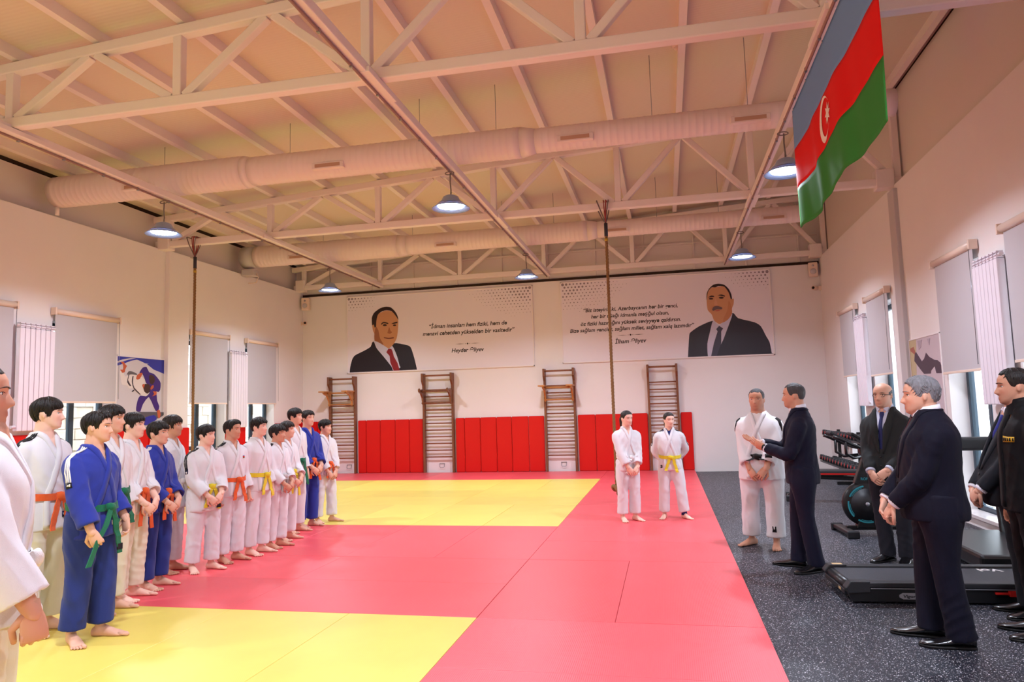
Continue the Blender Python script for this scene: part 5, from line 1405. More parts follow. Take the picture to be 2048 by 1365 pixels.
JP = {
    'sky': [(0.008,1.333), (1.193,1.334), (1.197,1.071), (0.917,1.137), (0.752,1.221), (0.592,1.271), (0.482,1.296), (0.331,1.264), (0.183,1.211), (0.014,1.163)],
    'brush_a': [(0.011,1.239), (0.137,1.279), (0.329,1.314), (0.458,1.317), (0.285,1.283), (0.11,1.234), (0.012,1.212)],
    'brush_b': [(0.23,1.137), (0.409,1.19), (0.592,1.252), (0.784,1.234), (0.594,1.201), (0.471,1.16), (0.29,1.118)],
    'foot_a': [(0.088,1.233), (0.161,1.237), (0.206,1.19), (0.241,1.17), (0.202,1.108), (0.196,1.058), (0.13,1.044), (0.086,1.059), (0.092,1.097), (0.15,1.1), (0.156,1.155), (0.14,1.198)],
    'white_gi': [(0.078,1.091), (0.105,0.924), (0.13,0.838), (0.255,0.825), (0.302,0.771), (0.391,0.779), (0.485,0.703), (0.595,0.66), (0.729,0.639), (0.815,0.708), (0.765,0.787), (0.698,0.899), (0.664,0.966), (0.569,1.008), (0.475,1.026), (0.338,1.02), (0.206,0.982), (0.167,1.046), (0.13,1.044)],
    'gi_shadow': [(0.242,1.016), (0.292,1.079), (0.367,1.077), (0.474,1.048), (0.491,1.016), (0.368,1.027)],
    'fold_a': [(0.279,1.007), (0.301,1.019), (0.274,0.919), (0.352,0.822), (0.315,0.821), (0.253,0.885)],
    'fold_b': [(0.377,0.989), (0.403,0.995), (0.391,0.889), (0.429,0.791), (0.579,0.682), (0.563,0.67), (0.415,0.768), (0.365,0.889)],
    'belt_end': [(0.371,0.725), (0.423,0.755), (0.431,0.741), (0.39,0.714)],
    'blue_gi': [(0.551,1.063), (0.627,1.157), (0.721,1.179), (0.788,1.085), (0.919,1.056), (1.038,0.968), (1.104,0.889), (1.093,0.771), (1.045,0.724), (0.986,0.74), (1.005,0.642), (1.016,0.561), (1.077,0.457), (1.054,0.382), (0.997,0.371), (0.937,0.446), (0.801,0.634), (0.647,0.492), (0.588,0.363), (0.496,0.375), (0.493,0.447), (0.521,0.558), (0.58,0.648), (0.729,0.639), (0.815,0.708), (0.828,0.834), (0.73,0.877), (0.696,0.944), (0.63,1.044)],
    'arm': [(0.47,0.953), (0.491,1.016), (0.582,1.064), (0.622,1.049), (0.555,0.951), (0.493,0.937)],
    'head_a': [(0.79,1.016), (0.854,1.036), (0.929,0.999), (0.94,0.918), (0.876,0.859), (0.81,0.891)],
    'head_b': [(0.644,0.83), (0.699,0.865), (0.795,0.862), (0.829,0.8), (0.807,0.72), (0.752,0.69), (0.679,0.729)],
    'ear': [(0.624,0.84), (0.651,0.864), (0.683,0.853), (0.654,0.785)],
    'wrist': [(0.829,0.789), (0.86,0.835), (0.909,0.848), (0.91,0.802), (0.846,0.76)],
    'hand': [(0.882,0.641), (0.93,0.687), (0.896,0.733), (0.986,0.729), (0.993,0.682), (0.947,0.659)],
    'ground': [(0.496,0.358), (1.207,0.346), (1.219,0.293), (0.944,0.217), (0.59,0.313)],
    'ground_blue': [(0.717,0.255), (0.941,0.297), (1.009,0.215), (0.785,0.118), (0.689,0.132)],
    'foot_b': [(1.021,0.376), (1.079,0.393), (1.107,0.306), (1.083,0.237), (1.033,0.261)],
}
QP = {
    'band': [(-0.019,1.603), (0.294,1.597), (0.18,0.975), (-0.051,0.442), (-0.077,0.441)],
    'figure': [(0.194,1.38), (0.249,1.414), (0.458,1.263), (0.554,1.293), (0.645,1.372), (0.758,1.306), (0.94,1.254), (1.045,1.243), (1.129,1.208), (1.18,1.147), (1.156,1.066), (0.966,1.074), (0.921,1.171), (0.784,1.117), (0.761,1.078), (0.504,1.084), (0.372,1.158), (0.155,1.286)],
    'fist': [(0.035,1.478), (0.173,1.489), (0.22,1.421), (0.202,1.374), (0.091,1.414), (0.032,1.44)],
    'grey_a': [(0.347,1.56), (0.529,1.56), (0.476,1.465), (0.377,1.431)],
    'grey_b': [(0.732,1.557), (0.845,1.555), (0.795,1.46)],
    'lower': [(-0.007,0.949), (0.18,0.975), (0.073,0.818), (-0.017,0.819)],
}

def smooth_poly(P, sub=3):
    n = len(P); out = []
    for i in range(n):
        p0, p1, p2, p3 = [np.array(P[(i+k) % n], float) for k in (-1, 0, 1, 2)]
        for k in range(sub):
            t = k/sub; h = 0.5
            m1 = (p2-p0)*h*0.7; m2 = (p3-p1)*h*0.7
            out.append(tuple((2*t**3-3*t**2+1)*p1+(t**3-2*t**2+t)*m1+(-2*t**3+3*t**2)*p2+(t**3-t**2)*m2))
    return out
def text_mesh(body, size, width=None, shear=0.0, bold=0.0, name='lettering', ext=0.0006):
    cu = bpy.data.curves.new('txt', 'FONT'); cu.body = body; cu.size = size; cu.align_x = 'CENTER'; cu.align_y = 'CENTER'
    cu.shear = shear; cu.offset = bold; cu.extrude = ext; cu.resolution_u = 3
    o = bpy.data.objects.new('txt', cu); COL.objects.link(o)
    dg = bpy.context.evaluated_depsgraph_get()
    me = bpy.data.meshes.new_from_object(o.evaluated_get(dg)); me.name = name
    bpy.data.objects.remove(o); bpy.data.curves.remove(cu)
    if width:
        co = get_co(me); w = co[:, 0].max()-co[:, 0].min(); co[:, :2] *= width/w; set_co(me, co)
    return me
M_BOARD = mat('banner_print_white', rgb(236, 227, 236), 0.30, 0.4)
M_BFRAME = mat('banner_frame', rgb(240, 230, 230), 0.4, 0.4)
INK = mat('print_dark_grey', rgb(52, 46, 50), 0.4, 0.3)
def ink(name, c, rough=0.38): return mat('print_'+name, c, rough, 0.35)
def board(t, w, h, d=0.035, m=M_BOARD, fm=M_BFRAME, fw=0.022):
    G().box((0, -d, 0), (w, 0, h)).build('board', m, t)
    for a, b_ in (((-0.005, -d-0.006, -0.005), (fw, 0, h+0.005)), ((w-fw, -d-0.006, -0.005), (w+0.005, 0, h+0.005)), ((-0.005, -d-0.006, -0.005), (w+0.005, 0, fw)), ((-0.005, -d-0.006, h-fw), (w+0.005, 0, h+0.005))):
        G().box(a, b_).build('frame_edge', fm, t, bevel=0.003)
def layer(t, name, poly, m, k, d=0.035, sub=3, clipx=None):
    P = smooth_poly(poly, sub) if sub else poly
    if clipx: P = [(min(max(x, clipx[0]), clipx[1]), min(max(z, clipx[2]), clipx[3])) for x, z in P]
    y0, y1 = -d+0.0005-0.0, -d-0.0011*k
    g = G(); n = len(P)
    g.add([(x, y1, z) for x, z in P]+[(x, y0, z) for x, z in P], [tuple(range(n))]+[(i, n+i, n+(i+1) % n, (i+1) % n) for i in range(n)])
    return g.build(name, m, t)
def dots(t, w, h, corners, m):
    g = G()
    for (cx, cz, sx, reach) in corners:
        st = 0.088
        for i in range(int(reach/st)):
            for j in range(int(reach*0.5/st)):
                x = cx+sx*(0.06+i*st+(0.5*st if j % 2 else 0)); z = cz-0.055-j*st*0.86
                dd = math.hypot(i*st, j*st*1.9)/reach
                r = 0.036*max(0.0, 1-dd)**1.4*(1.0-0.35*math.sin(i*0.5+j*0.8)**2)
                if r < 0.006 or not (0.05 < x < w-0.05): continue
                v = [(x+r*math.cos(a), -0.0363, z+r*math.sin(a)) for a in np.linspace(0, 2*PI, 9)[:-1]]
                g.add(v, [tuple(range(8))])
    o = g.build('halftone_dots', m, t); o['kind'] = 'stuff'
def ornament(t, x, z):
    for a, b_, r in ((-0.32, -0.07, 0.006), (0.07, 0.32, 0.006)):
        layer(t, 'ornament_line', [(x+a, z), ((a+b_)/2+x, z+r), (x+b_, z), ((a+b_)/2+x, z-r)], INK, 1, sub=0)
    for dx, r in ((-0.055, 0.010), (0, 0.026), (0.055, 0.010)):
        layer(t, 'ornament_dot', [(x+dx-r, z), (x+dx, z+r), (x+dx+r, z), (x+dx, z-r)], INK, 1, sub=0)
def turned_e_mesh(body, bold):
    """text whose schwas are the letter e turned half round, as one lettering mesh"""
    def raw(s):
        cu = bpy.data.curves.new('txt', 'FONT'); cu.body = s; cu.size = 0.2; cu.offset = bold; cu.extrude = 0.0006; cu.resolution_u = 3
        o = bpy.data.objects.new('txt', cu); COL.objects.link(o)
        me = bpy.data.meshes.new_from_object(o.evaluated_get(bpy.context.evaluated_depsgraph_get()))
        bpy.data.objects.remove(o); bpy.data.curves.remove(cu); return me
    src = body.replace('ə', 'e'); me = raw(src); co = get_co(me)
    lab = np.arange(len(co)); ed = np.array([tuple(e.vertices) for e in me.edges])
    while True:
        m = np.minimum(lab[ed[:, 0]], lab[ed[:, 1]]); old = lab.copy()
        np.minimum.at(lab, ed[:, 0], m); np.minimum.at(lab, ed[:, 1], m); lab = lab[lab]
        if (lab == old).all(): break
    isl = {int(l): np.where(lab == l)[0] for l in np.unique(lab)}
    mx = {l: co[i, 0].max() for l, i in isl.items()}
    for i, c in enumerate(body):
        if c != 'ə': continue
        pm = raw(src[:i+1]); e = get_co(pm)[:, 0].max(); bpy.data.meshes.remove(pm)
        l = min(mx, key=lambda q: abs(mx[q]-e)); ii = isl[l]
        cx, cy = (co[ii, 0].max()+co[ii, 0].min())/2, (co[ii, 1].max()+co[ii, 1].min())/2
        co[ii, 0] = 2*cx-co[ii, 0]; co[ii, 1] = 2*cy-co[ii, 1]
    co[:, 0] -= (co[:, 0].max()+co[:, 0].min())/2; co[:, 1] -= 0.06
    set_co(me, co); me.name = 'lettering'
    return me
def put_text(t, body, x, z, width, bold=0.0042, shear=0.20):
    me = turned_e_mesh(body, bold); me.materials.append(INK)
    co = get_co(me); co[:, 0] += co[:, 1]*shear; co[:, :2] *= width/(co[:, 0].max()-co[:, 0].min()); set_co(me, co)
    o = inst(me, 'lettering', t, (x, -0.0358, z), (PI/2, 0, 0)); return o
def portrait(t, D, cols, w, h):
    D = dict(D); D['suit'] = [D['suit'][0]]*2+D['suit'][1:]+[D['suit'][-1]]
    order = [k for k in ('suit', 'shirt', 'tie', 'face', 'cheek', 'hair', 'nose', 'eye_a', 'eye_b', 'brow_a', 'brow_b', 'moustache', 'mouth') if k in D]
    por = empty('portrait'); por.parent = t
    for i, k in enumerate(order):
        layer(por, 'print_'+k.split('_')[0], D[k], cols[k.split('_')[0]], 1+i, sub=1 if k in ('tie',) else 3, clipx=(0.03, w-0.03, 0.024, h-0.03))
BW, BH = 4.92, 1.993
b1 = thing('banner', 'wide white banner with portrait of a man in red tie and two text lines', 'banner', (-8.01, YB0-0.001, 2.587))
board(b1, BW, BH)
dots(b1, BW, BH, [(0.0, BH, 1, 1.15), (BW, BH, -1, 2.2)], ink('halftone', rgb(150, 136, 146)))
portrait(b1, PL, {'suit': ink('suit_black', rgb(34, 28, 36)), 'shirt': ink('shirt_white', rgb(206, 204, 226)), 'tie': ink('tie_red', rgb(140, 28, 34)), 'face': ink('skin_a', rgb(206, 150, 108)), 'cheek': ink('skin_b', rgb(160, 104, 72)), 'hair': ink('hair', rgb(48, 36, 36)), 'nose': ink('skin_c', rgb(170, 110, 76)), 'eye': ink('eye', rgb(60, 40, 34)), 'brow': ink('brow', rgb(58, 42, 38)), 'mouth': ink('mouth', rgb(120, 62, 52))}, BW, BH)
put_text(b1, '“İdman insanları həm fiziki, həm də', 3.25, 1.10, 2.02)
put_text(b1, 'mənavi cəhətdən yüksəldən bir vasitədir”', 3.26, 0.92, 2.38)
ornament(b1, 3.24, 0.627)
put_text(b1, 'Heydər Əliyev', 3.244, 0.465, 0.84)
BW2, BH2 = 4.87, 1.977
b2 = thing('banner', 'wide white banner with four lines of text and a portrait of a man with moustache', 'banner', (-2.39, YB0-0.001, 2.62))
board(b2, BW2, BH2)
dots(b2, BW2, BH2, [(0.0, BH2, 1, 2.2), (BW2, BH2, -1, 1.3)], ink('halftone', rgb(150, 136, 146)))
portrait(b2, PR, {'suit': ink('suit_grey', rgb(52, 54, 66)), 'shirt': ink('shirt_white', rgb(206, 204, 226)), 'tie': ink('tie_grey', rgb(70, 70, 88)), 'face': ink('skin_a', rgb(206, 150, 108)), 'cheek': ink('skin_d', rgb(196, 134, 92)), 'hair': ink('hair', rgb(48, 36, 36)), 'nose': ink('skin_e', rgb(212, 156, 122)), 'eye': ink('eye', rgb(92, 64, 54)), 'brow': ink('brow', rgb(58, 42, 38)), 'moustache': ink('moustache', rgb(112, 92, 92)), 'mouth': ink('mouth_b', rgb(196, 106, 92))}, BW2, BH2)
put_text(b2, '“Biz istəyirik ki, Azərbaycanın hər bir gənci,', 1.66, 1.253, 2.22)
put_text(b2, 'hər bir uşağı idmanla məşğul olsun,', 1.648, 1.093, 1.83)
put_text(b2, 'öz fiziki hazırlığını yüksək səviyyəyə qaldırsın.', 1.651, 0.925, 2.36)
put_text(b2, 'Bizə sağlam gənclər, sağlam millət, sağlam xalq lazımdır”', 1.663, 0.769, 2.92)
ornament(b2, 1.644, 0.614)
put_text(b2, 'İlham Əliyev', 1.643, 0.461, 0.74)

# posters on the side walls
t = thing('poster', 'judo poster of a blue fighter throwing a white fighter, on the left wall', 'poster', (XL+0.001, 10.54, 1.33), PI/2)
board(t, 1.21, 1.345, 0.012, ink('poster_grey', rgb(206, 198, 206)), M_BFRAME, 0.016)
JC = {'sky': rgb(48, 52, 160), 'brush': rgb(206, 198, 206), 'foot': rgb(196, 92, 58), 'white': rgb(226, 214, 212), 'gi': rgb(104, 96, 100), 'fold': rgb(66, 56, 66), 'belt': rgb(40, 34, 44), 'blue': rgb(62, 36, 120), 'arm': rgb(196, 92, 58), 'head': rgb(66, 42, 38), 'ear': rgb(196, 92, 58), 'wrist': rgb(196, 92, 58), 'hand': rgb(196, 92, 58), 'ground': rgb(92, 86, 94)}
for i, (k, P_) in enumerate(JP.items()):
    c = JC['sky'] if k == 'ground_blue' else JC[k.split('_')[0]]
    layer(t, 'print_'+k.split('_')[0], P_, ink('poster_'+k.split('_')[0]+('b' if k == 'ground_blue' else ''), c), 1+i*0.6, 0.012, sub=0 if k in ('sky', 'brush_a', 'brush_b') else 2, clipx=(0.016, 1.194, 0.016, 1.329))
t = thing('poster', 'pale poster with a dark kicking figure on the right wall', 'poster', (XR-0.001, 11.40, 0.79), -PI/2)
board(t, 1.20, 1.60, 0.012, ink('poster_mauve', rgb(206, 190, 198)), M_BFRAME, 0.012)
QC = {'band': rgb(196, 178, 140), 'figure': rgb(72, 54, 72), 'fist': rgb(170, 100, 82), 'grey': rgb(180, 164, 178), 'lower': rgb(120, 66, 60)}
for i, (k, P_) in enumerate(QP.items()):
    layer(t, 'print_'+k.split('_')[0], [(x+0.02, z) for x, z in P_], ink('poster2_'+k.split('_')[0], QC[k.split('_')[0]]), 1+i*0.6, 0.012, sub=0, clipx=(0.014, 1.186, 0.014, 1.586))

# ------------------------------------------------------------------ flag hung lengthwise under the right rail
FY0, FY1, FZ1, FHt = 4.90, 7.96, 4.700, 1.32
flag = thing('flag', 'large blue, red and green tricolour flag with white crescent and star under the roof', 'flag', (1.50, FY0, FZ1))
def flag_pt(u, v, off=0.0):
    """u 0 near .. 1 far, v 0 top .. 1 bottom"""
    y = (FY1-FY0)*u
    sag = 0.045*v*math.sin(u*PI*1.0)+0.02*v*math.sin(u*9+1)
    x = v**0.9*(0.022*math.sin(u*9+v*1.2)+0.013*math.sin(u*23+1.0+v*2.2)+0.006*math.sin(u*41+v*5))
    yy = y-0.10*v*(u-0.5)*0.6+0.02*v*math.sin(u*13)
    return Vector((x-off, yy, -FHt*v-sag*1.0))
def flag_strip(name, v0, v1, m):
    g = G(); NU_, NV_ = 90, 10; V = []; F = []
    for side in (0.0015, -0.0015):
        for j in range(NV_+1):
            for i in range(NU_+1):
                u = i/NU_; v = v0+(v1-v0)*j/NV_
                V.append(flag_pt(u, v, side))
    n = NU_+1; o = (NV_+1)*n
    for j in range(NV_):
        for i in range(NU_):
            F.append((j*n+i, j*n+i+1, (j+1)*n+i+1, (j+1)*n+i)); F.append((o+j*n+i, o+(j+1)*n+i, o+(j+1)*n+i+1, o+j*n+i+1))
    for i in range(NU_):
        F.append((i, o+i, o+i+1, i+1)); F.append((NV_*n+i, NV_*n+i+1, o+NV_*n+i+1, o+NV_*n+i))
    for j in range(NV_):
        F.append((j*n, (j+1)*n, o+(j+1)*n, o+j*n)); F.append((j*n+NU_, o+j*n+NU_, o+(j+1)*n+NU_, (j+1)*n+NU_))
    g.add(V, F, True)
    return g.build(name, m, flag)
flag_strip('blue_stripe', 0.0, 0.335, mat('flag_blue', rgb(112, 150, 204), 0.75, 0.2))
rs_ = flag_strip('red_stripe', 0.335, 0.668, mat('flag_red', rgb(222, 18, 22), 0.75, 0.2))
flag_strip('green_stripe', 0.668, 1.0, mat('flag_green', rgb(52, 136, 62), 0.75, 0.2))
M_EMB = mat('flag_white', rgb(240, 226, 222), 0.75, 0.2)
def emblem(name, pts):
    g = G()
    for off in (0.006, -0.006):
        n = len(pts)
        V = [flag_pt(u, v, off) for u, v in pts]
        g.add(V, [tuple(range(n))])
    return g.build(name, M_EMB, rs_)
# crescent, opened towards the far end of the flag
L_F = FY1-FY0
cu, cv, R1 = 0.53, 0.50, 0.195
def quad_strip_emblem(name, A_, B_):
    g = G()
    for off in (0.006, -0.006):
        V = [flag_pt(u, v, off) for u, v in A_]+[flag_pt(u, v, off) for u, v in B_]; n = len(A_)
        g.add(V, [(i, i+1, n+i+1, n+i) for i in range(n-1)])
    return g.build(name, M_EMB, rs_)
outer = []; inner = []
for a in np.linspace(0.62, 2*PI-0.62, 36):
    outer.append((cu+R1*math.cos(a)*-1*-1/L_F, cv+R1*math.sin(a)/FHt))
    r2 = 0.162; inner.append((cu+(0.050+r2*math.cos(a))/L_F, cv+r2*math.sin(a)*0.985/FHt))
# on the camera side the near end is on the right: the horns point to the near end
outer = [(2*cu-u, v) for u, v in outer]; inner = [(2*cu-u, v) for u, v in inner]
quad_strip_emblem('crescent', outer, inner)
sc_ = (cu-0.14/L_F, cv)
star = []
for k in range(16):
    r = 0.10 if k % 2 == 0 else 0.048; a = PI*k/8
    star.append((sc_[0]+r*math.cos(a)/L_F, sc_[1]+r*math.sin(a)/FHt))
g = G()
for off in (0.006, -0.006):
    V = [flag_pt(sc_[0], sc_[1], off)]+[flag_pt(u, v, off) for u, v in star]
    g.add(V, [(0, 1+i, 1+(i+1) % 16) for i in range(16)])
g.build('star', M_EMB, rs_)
for u in (0.02, 0.25, 0.5, 0.75, 0.98):
    p = flag_pt(u, 0)
    G().tube([(p.x, p.y, -0.02), (p.x, p.y, 0.006)], 0.006, 6).build('tie_cord', M_METAL, flag)

# ------------------------------------------------------------------ gym equipment on the rubber floor
M_BK = mat('black_powder_coat', rgb(20, 20, 23), 0.35, 0.45)
M_DK = mat('dark_grey_plastic', rgb(38, 38, 42), 0.5, 0.35)
M_CYAN = mat('cyan_decal', rgb(58, 160, 176), 0.4, 0.3)
M_REDP = mat('red_plastic', rgb(190, 30, 26), 0.4, 0.4)
M_SILV = mat('silver_trim', rgb(176, 176, 184), 0.3, 0.5, metal=0.6)
t = thing('exercise_bike', 'black spin bike with cyan arcs on its flywheel behind the bald man', 'exercise bike', (2.17, 9.0, 0.0), math.radians(4))
G().box((-0.27, -0.30, 0.025), (-0.17, 0.30, 0.075)).build('front_foot', M_BK, t, bevel=0.012)
for y in (-0.30, 0.30): G().box((-0.285, y-0.03, 0.0), (-0.155, y+0.03, 0.085)).build('foot_cap', M_DK, t, bevel=0.015)
G().box((0.78, -0.27, 0.025), (0.88, 0.27, 0.075)).build('rear_foot', M_BK, t, bevel=0.012)
for y in (-0.27, 0.27): G().box((0.765, y-0.03, 0.0), (0.895, y+0.03, 0.085)).build('foot_cap', M_DK, t, bevel=0.015)
G().bar((-0.2, 0, 0.075), (0.82, 0, 0.075), 0.07, 0.05).build('base_beam', M_BK, t, bevel=0.01)
G().prism([(-0.10, 0.07), (0.20, 0.07), (0.14, 0.20), (-0.05, 0.20)], lambda u, v, d: (u, d, v), -0.05, 0.05).build('wheel_mount', M_BK, t, bevel=0.01)
fw_ = G().lathe([(0.0, -0.055), (0.19, -0.055), (0.20, -0.048), (0.235, -0.045), (0.258, -0.02), (0.258, 0.02), (0.235, 0.045), (0.0, 0.055)], (0.03, 0, 0.345), 48, 'Y').build('flywheel', M_BK, t)
G().lathe([(0.175, -0.0565), (0.178, -0.060), (0.0, -0.062)], (0.03, 0, 0.345), 40, 'Y').build('flywheel_cover', M_DK, fw_)
def arc(r0, r1, a0, a1, y, c):
    g = G(); n = 14; V = []
    for i in range(n+1):
        a = math.radians(a0+(a1-a0)*i/n)
        for r in (r0, r1): V.append((c[0]+r*math.cos(a), y, c[1]+r*math.sin(a)))
    g.add(V, [(2*i, 2*i+1, 2*i+3, 2*i+2) for i in range(n)]); return g
for (a0, a1) in ((98, 155), (170, 222), (238, 285)):
    arc(0.196, 0.214, a0, a1, -0.0560, (0.03, 0.345)).build('cyan_arc', M_CYAN, fw_)
    arc(0.184, 0.190, a0+8, a1-4, -0.0585, (0.03, 0.345)).build('cyan_arc', M_CYAN, fw_)
G().lathe([(0.024, -0.062), (0.022, -0.075), (0.0, -0.077)], (0.03, 0, 0.345), 12, 'Y').build('hub', M_SILV, fw_)
G().prism([(0.08, 0.365), (0.22, 0.385), (0.40, 0.44), (0.40, 0.36), (0.24, 0.33), (0.08, 0.345)], lambda u, v, d: (u, d, v), -0.085, -0.062).build('chain_guard', M_BK, t, bevel=0.006)
G().bar((0.09, -0.087, 0.358), (0.36, -0.087, 0.378), 0.004, 0.012).build('cyan_line', M_CYAN, t)
fr_ = G().prism([(-0.09, 0.58), (0.02, 0.86), (0.12, 0.86), (0.22, 0.60), (0.30, 0.30), (0.16, 0.30), (0.02, 0.52)], lambda u, v, d: (u, d, v), -0.045, 0.045).build('frame', M_BK, t, bevel=0.012)
me = text_mesh('ROPS', 0.05, 0.10, 0.0, 0.001, 'lettering'); me.materials.append(M_CYAN)
inst(me, 'lettering', fr_, (0.03, -0.0462, 0.63), (PI/2, 0, 0))
G().bar((0.05, 0, 0.84), (0.02, 0, 1.0), 0.06, 0.06).build('handlebar_post', M_BK, t, bevel=0.01)
for s in (-1, 1):
    G().tube([(0.06, s*0.05, 0.97), (-0.02, s*0.16, 0.99), (-0.14, s*0.19, 1.04), (-0.26, s*0.19, 1.10), (-0.33, s*0.18, 1.13)], 0.018, 10).build('handlebar', M_BK, t)
    G().tube([(-0.20, s*0.19, 1.07), (-0.20, s*0.19, 0.93), (-0.12, s*0.17, 0.88), (0.02, s*0.08, 0.90)], 0.018, 10).build('handlebar', M_BK, t)
c_ = G().prism([(-0.34, 1.16), (-0.32, 1.19), (-0.10, 1.06), (-0.11, 1.02)], lambda u, v, d: (u, d, v), -0.10, 0.10).build('console', M_DK, t, bevel=0.01)
G().prism([(-0.10, 1.14), (-0.08, 1.17), (0.14, 1.03), (0.12, 1.0)], lambda u, v, d: (u, d+0.02, v), -0.09, 0.09).build('tablet_holder', M_BK, t, bevel=0.01)
G().bar((0.52, 0, 0.10), (0.60, 0, 0.80), 0.07, 0.05).build('seat_post', M_BK, t, bevel=0.01)
G().ell((0.60, 0, 0.84), (0.15, 0.085, 0.045), 16, 10).build('saddle', M_DK, t)
for s in (-1, 1):
    G().bar((0.40, s*0.10, 0.40), (0.40+s*0.12, s*0.10, 0.40-s*0.12), 0.02, 0.03).build('crank', M_SILV, t)
    G().box((0.36+s*0.12, s*0.12 if s > 0 else -0.22, 0.385-s*0.12), (0.48+s*0.12, 0.22 if s > 0 else -0.12, 0.415-s*0.12)).build('pedal', M_BK, t, bevel=0.008)

# low weight bench, partly behind the man in the navy suit
t = thing('weight_bench', 'low black weight bench with a red side stripe behind the navy suit man', 'bench', (2.45, 12.0, 0.0), math.radians(-8))
G().bar((-0.62, -0.22, 0.045), (-0.62, 0.22, 0.045), 0.06, 0.06).build('front_foot', M_BK, t, bevel=0.01)
for y in (-0.24, 0.24): G().box((-0.665, y-0.03, 0.0), (-0.575, y+0.03, 0.09)).build('foot_cap', M_DK, t, bevel=0.012)
G().bar((0.55, -0.26, 0.035), (0.55, 0.26, 0.035), 0.06, 0.06).build('rear_foot', M_BK, t, bevel=0.01)
G().bar((-0.62, 0, 0.05), (-0.36, 0, 0.36), 0.06, 0.06).build('leg', M_BK, t, bevel=0.01)
G().bar((0.55, 0, 0.05), (0.40, 0, 0.36), 0.06, 0.06).build('leg', M_BK, t, bevel=0.01)
G().bar((-0.42, 0, 0.36), (0.45, 0, 0.33), 0.06, 0.06).build('beam', M_BK, t, bevel=0.01)
p_ = G().box((-0.42, -0.15, 0.39), (0.50, 0.15, 0.47)).build('seat_pad', M_DK, t, bevel=0.03, seg=3)
G().box((-0.41, -0.156, 0.40), (0.49, -0.15, 0.425)).build('red_piping', M_REDP, p_)
G().tube([(0.42, -0.12, 0.40), (0.55, -0.12, 0.62), (0.50, -0.12, 0.84), (0.42, -0.12, 0.92)], 0.02, 8).build('arched_handle', M_DK, t)

# dumbbell rack along the right wall
t = thing('dumbbell_rack', 'two-tier black dumbbell rack along the right wall', 'rack', (3.22, 12.55, 0.0))
RL = 3.2
for y in (0.05, RL/2, RL-0.05):
    G().bar((0.2, y, 0.0), (0.2, y, 0.95), 0.06, 0.05).build('upright', M_BK, t, bevel=0.006)
    G().bar((-0.22, y, 0.03), (0.24, y, 0.03), 0.05, 0.06).build('foot', M_BK, t, bevel=0.006)
for z, x in ((0.30, -0.05), (0.80, 0.03)):
    for dx in (-0.10, 0.10):
        G().bar((x+dx, 0, z+dx*-0.15), (x+dx, RL, z+dx*-0.15), 0.05, 0.035).build('shelf_rail', M_BK, t, bevel=0.005)
def make_dumbbell():
    d = empty('dumbbell')
    G().tube([(-0.08, 0, 0.06), (0.08, 0, 0.06)], 0.016, 8).build('handle', M_SILV, d)
    for s in (-1, 1):
        h = G().lathe([(0.045, s*0.075), (0.062, s*0.09), (0.062, s*0.15), (0.048, s*0.162)], (0, 0, 0.06), 6, 'X', smooth=False).build('weight_head', M_DK, d)
        G().lathe([(0.024, s*0.1625), (0.030, s*0.1635), (0.030, s*0.1645), (0.024, s*0.1645)], (0, 0, 0.06), 14, 'X').build('red_ring', M_REDP, h)
    return d
db0 = make_dumbbell(); first = True
for z, x, lb, gp in ((0.335, 3.17, 'black dumbbell with red ring on the lower tier of the rack', 'dumbbells on the lower tier'), (0.835, 3.25, 'black dumbbell with red ring on the upper tier of the rack', 'dumbbells on the upper tier')):
    for i in range(14):
        o = db0 if first else copy_tree(db0); first = False
        o.location = (x, 12.68+i*0.225, z-0.012); o.rotation_euler = (0, math.radians(8), 0)
        tag(o, lb, 'dumbbell', gp)

# treadmill lying in front of the men on the right
t = thing('treadmill', 'black folding treadmill lying across the floor behind the silver-haired man', 'treadmill', (1.27, 6.29, 0.0), math.radians(3))
t.scale = (1, 0.92, 0.78)
TL, TW = 1.72, 0.74
G().box((0.08, -TW/2+0.08, 0.10), (TL, TW/2-0.08, 0.175)).build('deck', M_BK, t, bevel=0.01)
rb = G().box((0.05, -TW/2+0.10, 0.175), (TL-0.02, TW/2-0.10, 0.186)).build('running_belt', mat('running_belt', rgb(44, 44, 52), 0.55, 0.4, bump=0.2, bscale=300), t, bevel=0.003)
for s in (-1, 1):
    y0_, y1_ = (-TW/2, -TW/2+0.10) if s < 0 else (TW/2-0.10, TW/2)
    G().box((0.14, y0_, 0.155), (TL+0.1, y1_, 0.205)).build('side_rail', M_DK, t, bevel=0.012)
    G().prism([(0.0, 0.10), (-0.02, 0.15), (0.02, 0.215), (0.16, 0.215), (0.16, 0.11)], lambda u, v, d: (u, d, v), y0_, y1_).build('end_cap', M_DK, t, bevel=0.008)
    G().prism([(0.0, 0.10), (0.03, 0.02), (TL, 0.02), (TL, 0.15), (0.14, 0.15)], lambda u, v, d: (u, d, v), y0_+0.012, y1_-0.012).build('side_skirt', M_BK, t, bevel=0.006)
    G().box((0.16, y0_-0.002 if s < 0 else y1_-0.004, 0.147), (TL, y0_+0.004 if s < 0 else y1_+0.002, 0.153)).build('chrome_line', M_SILV, t)
G().tube([(0.04, -TW/2+0.10, 0.14), (0.04, TW/2-0.10, 0.14)], 0.045, 16).build('rear_roller', M_BK, t)
G().box((-0.012, -TW/2+0.08, 0.07), (0.02, TW/2-0.08, 0.12)).build('rear_bar', M_DK, t, bevel=0.006)
lab = mat('sticker', rgb(206, 176, 130), 0.5)
G().box((-0.0135, -0.20, 0.085), (-0.0125, -0.13, 0.11)).build('sticker', lab, t)
G().box((0.05, TW/2-0.09, 0.2155), (0.13, TW/2-0.03, 0.2165)).build('sticker', lab, t)
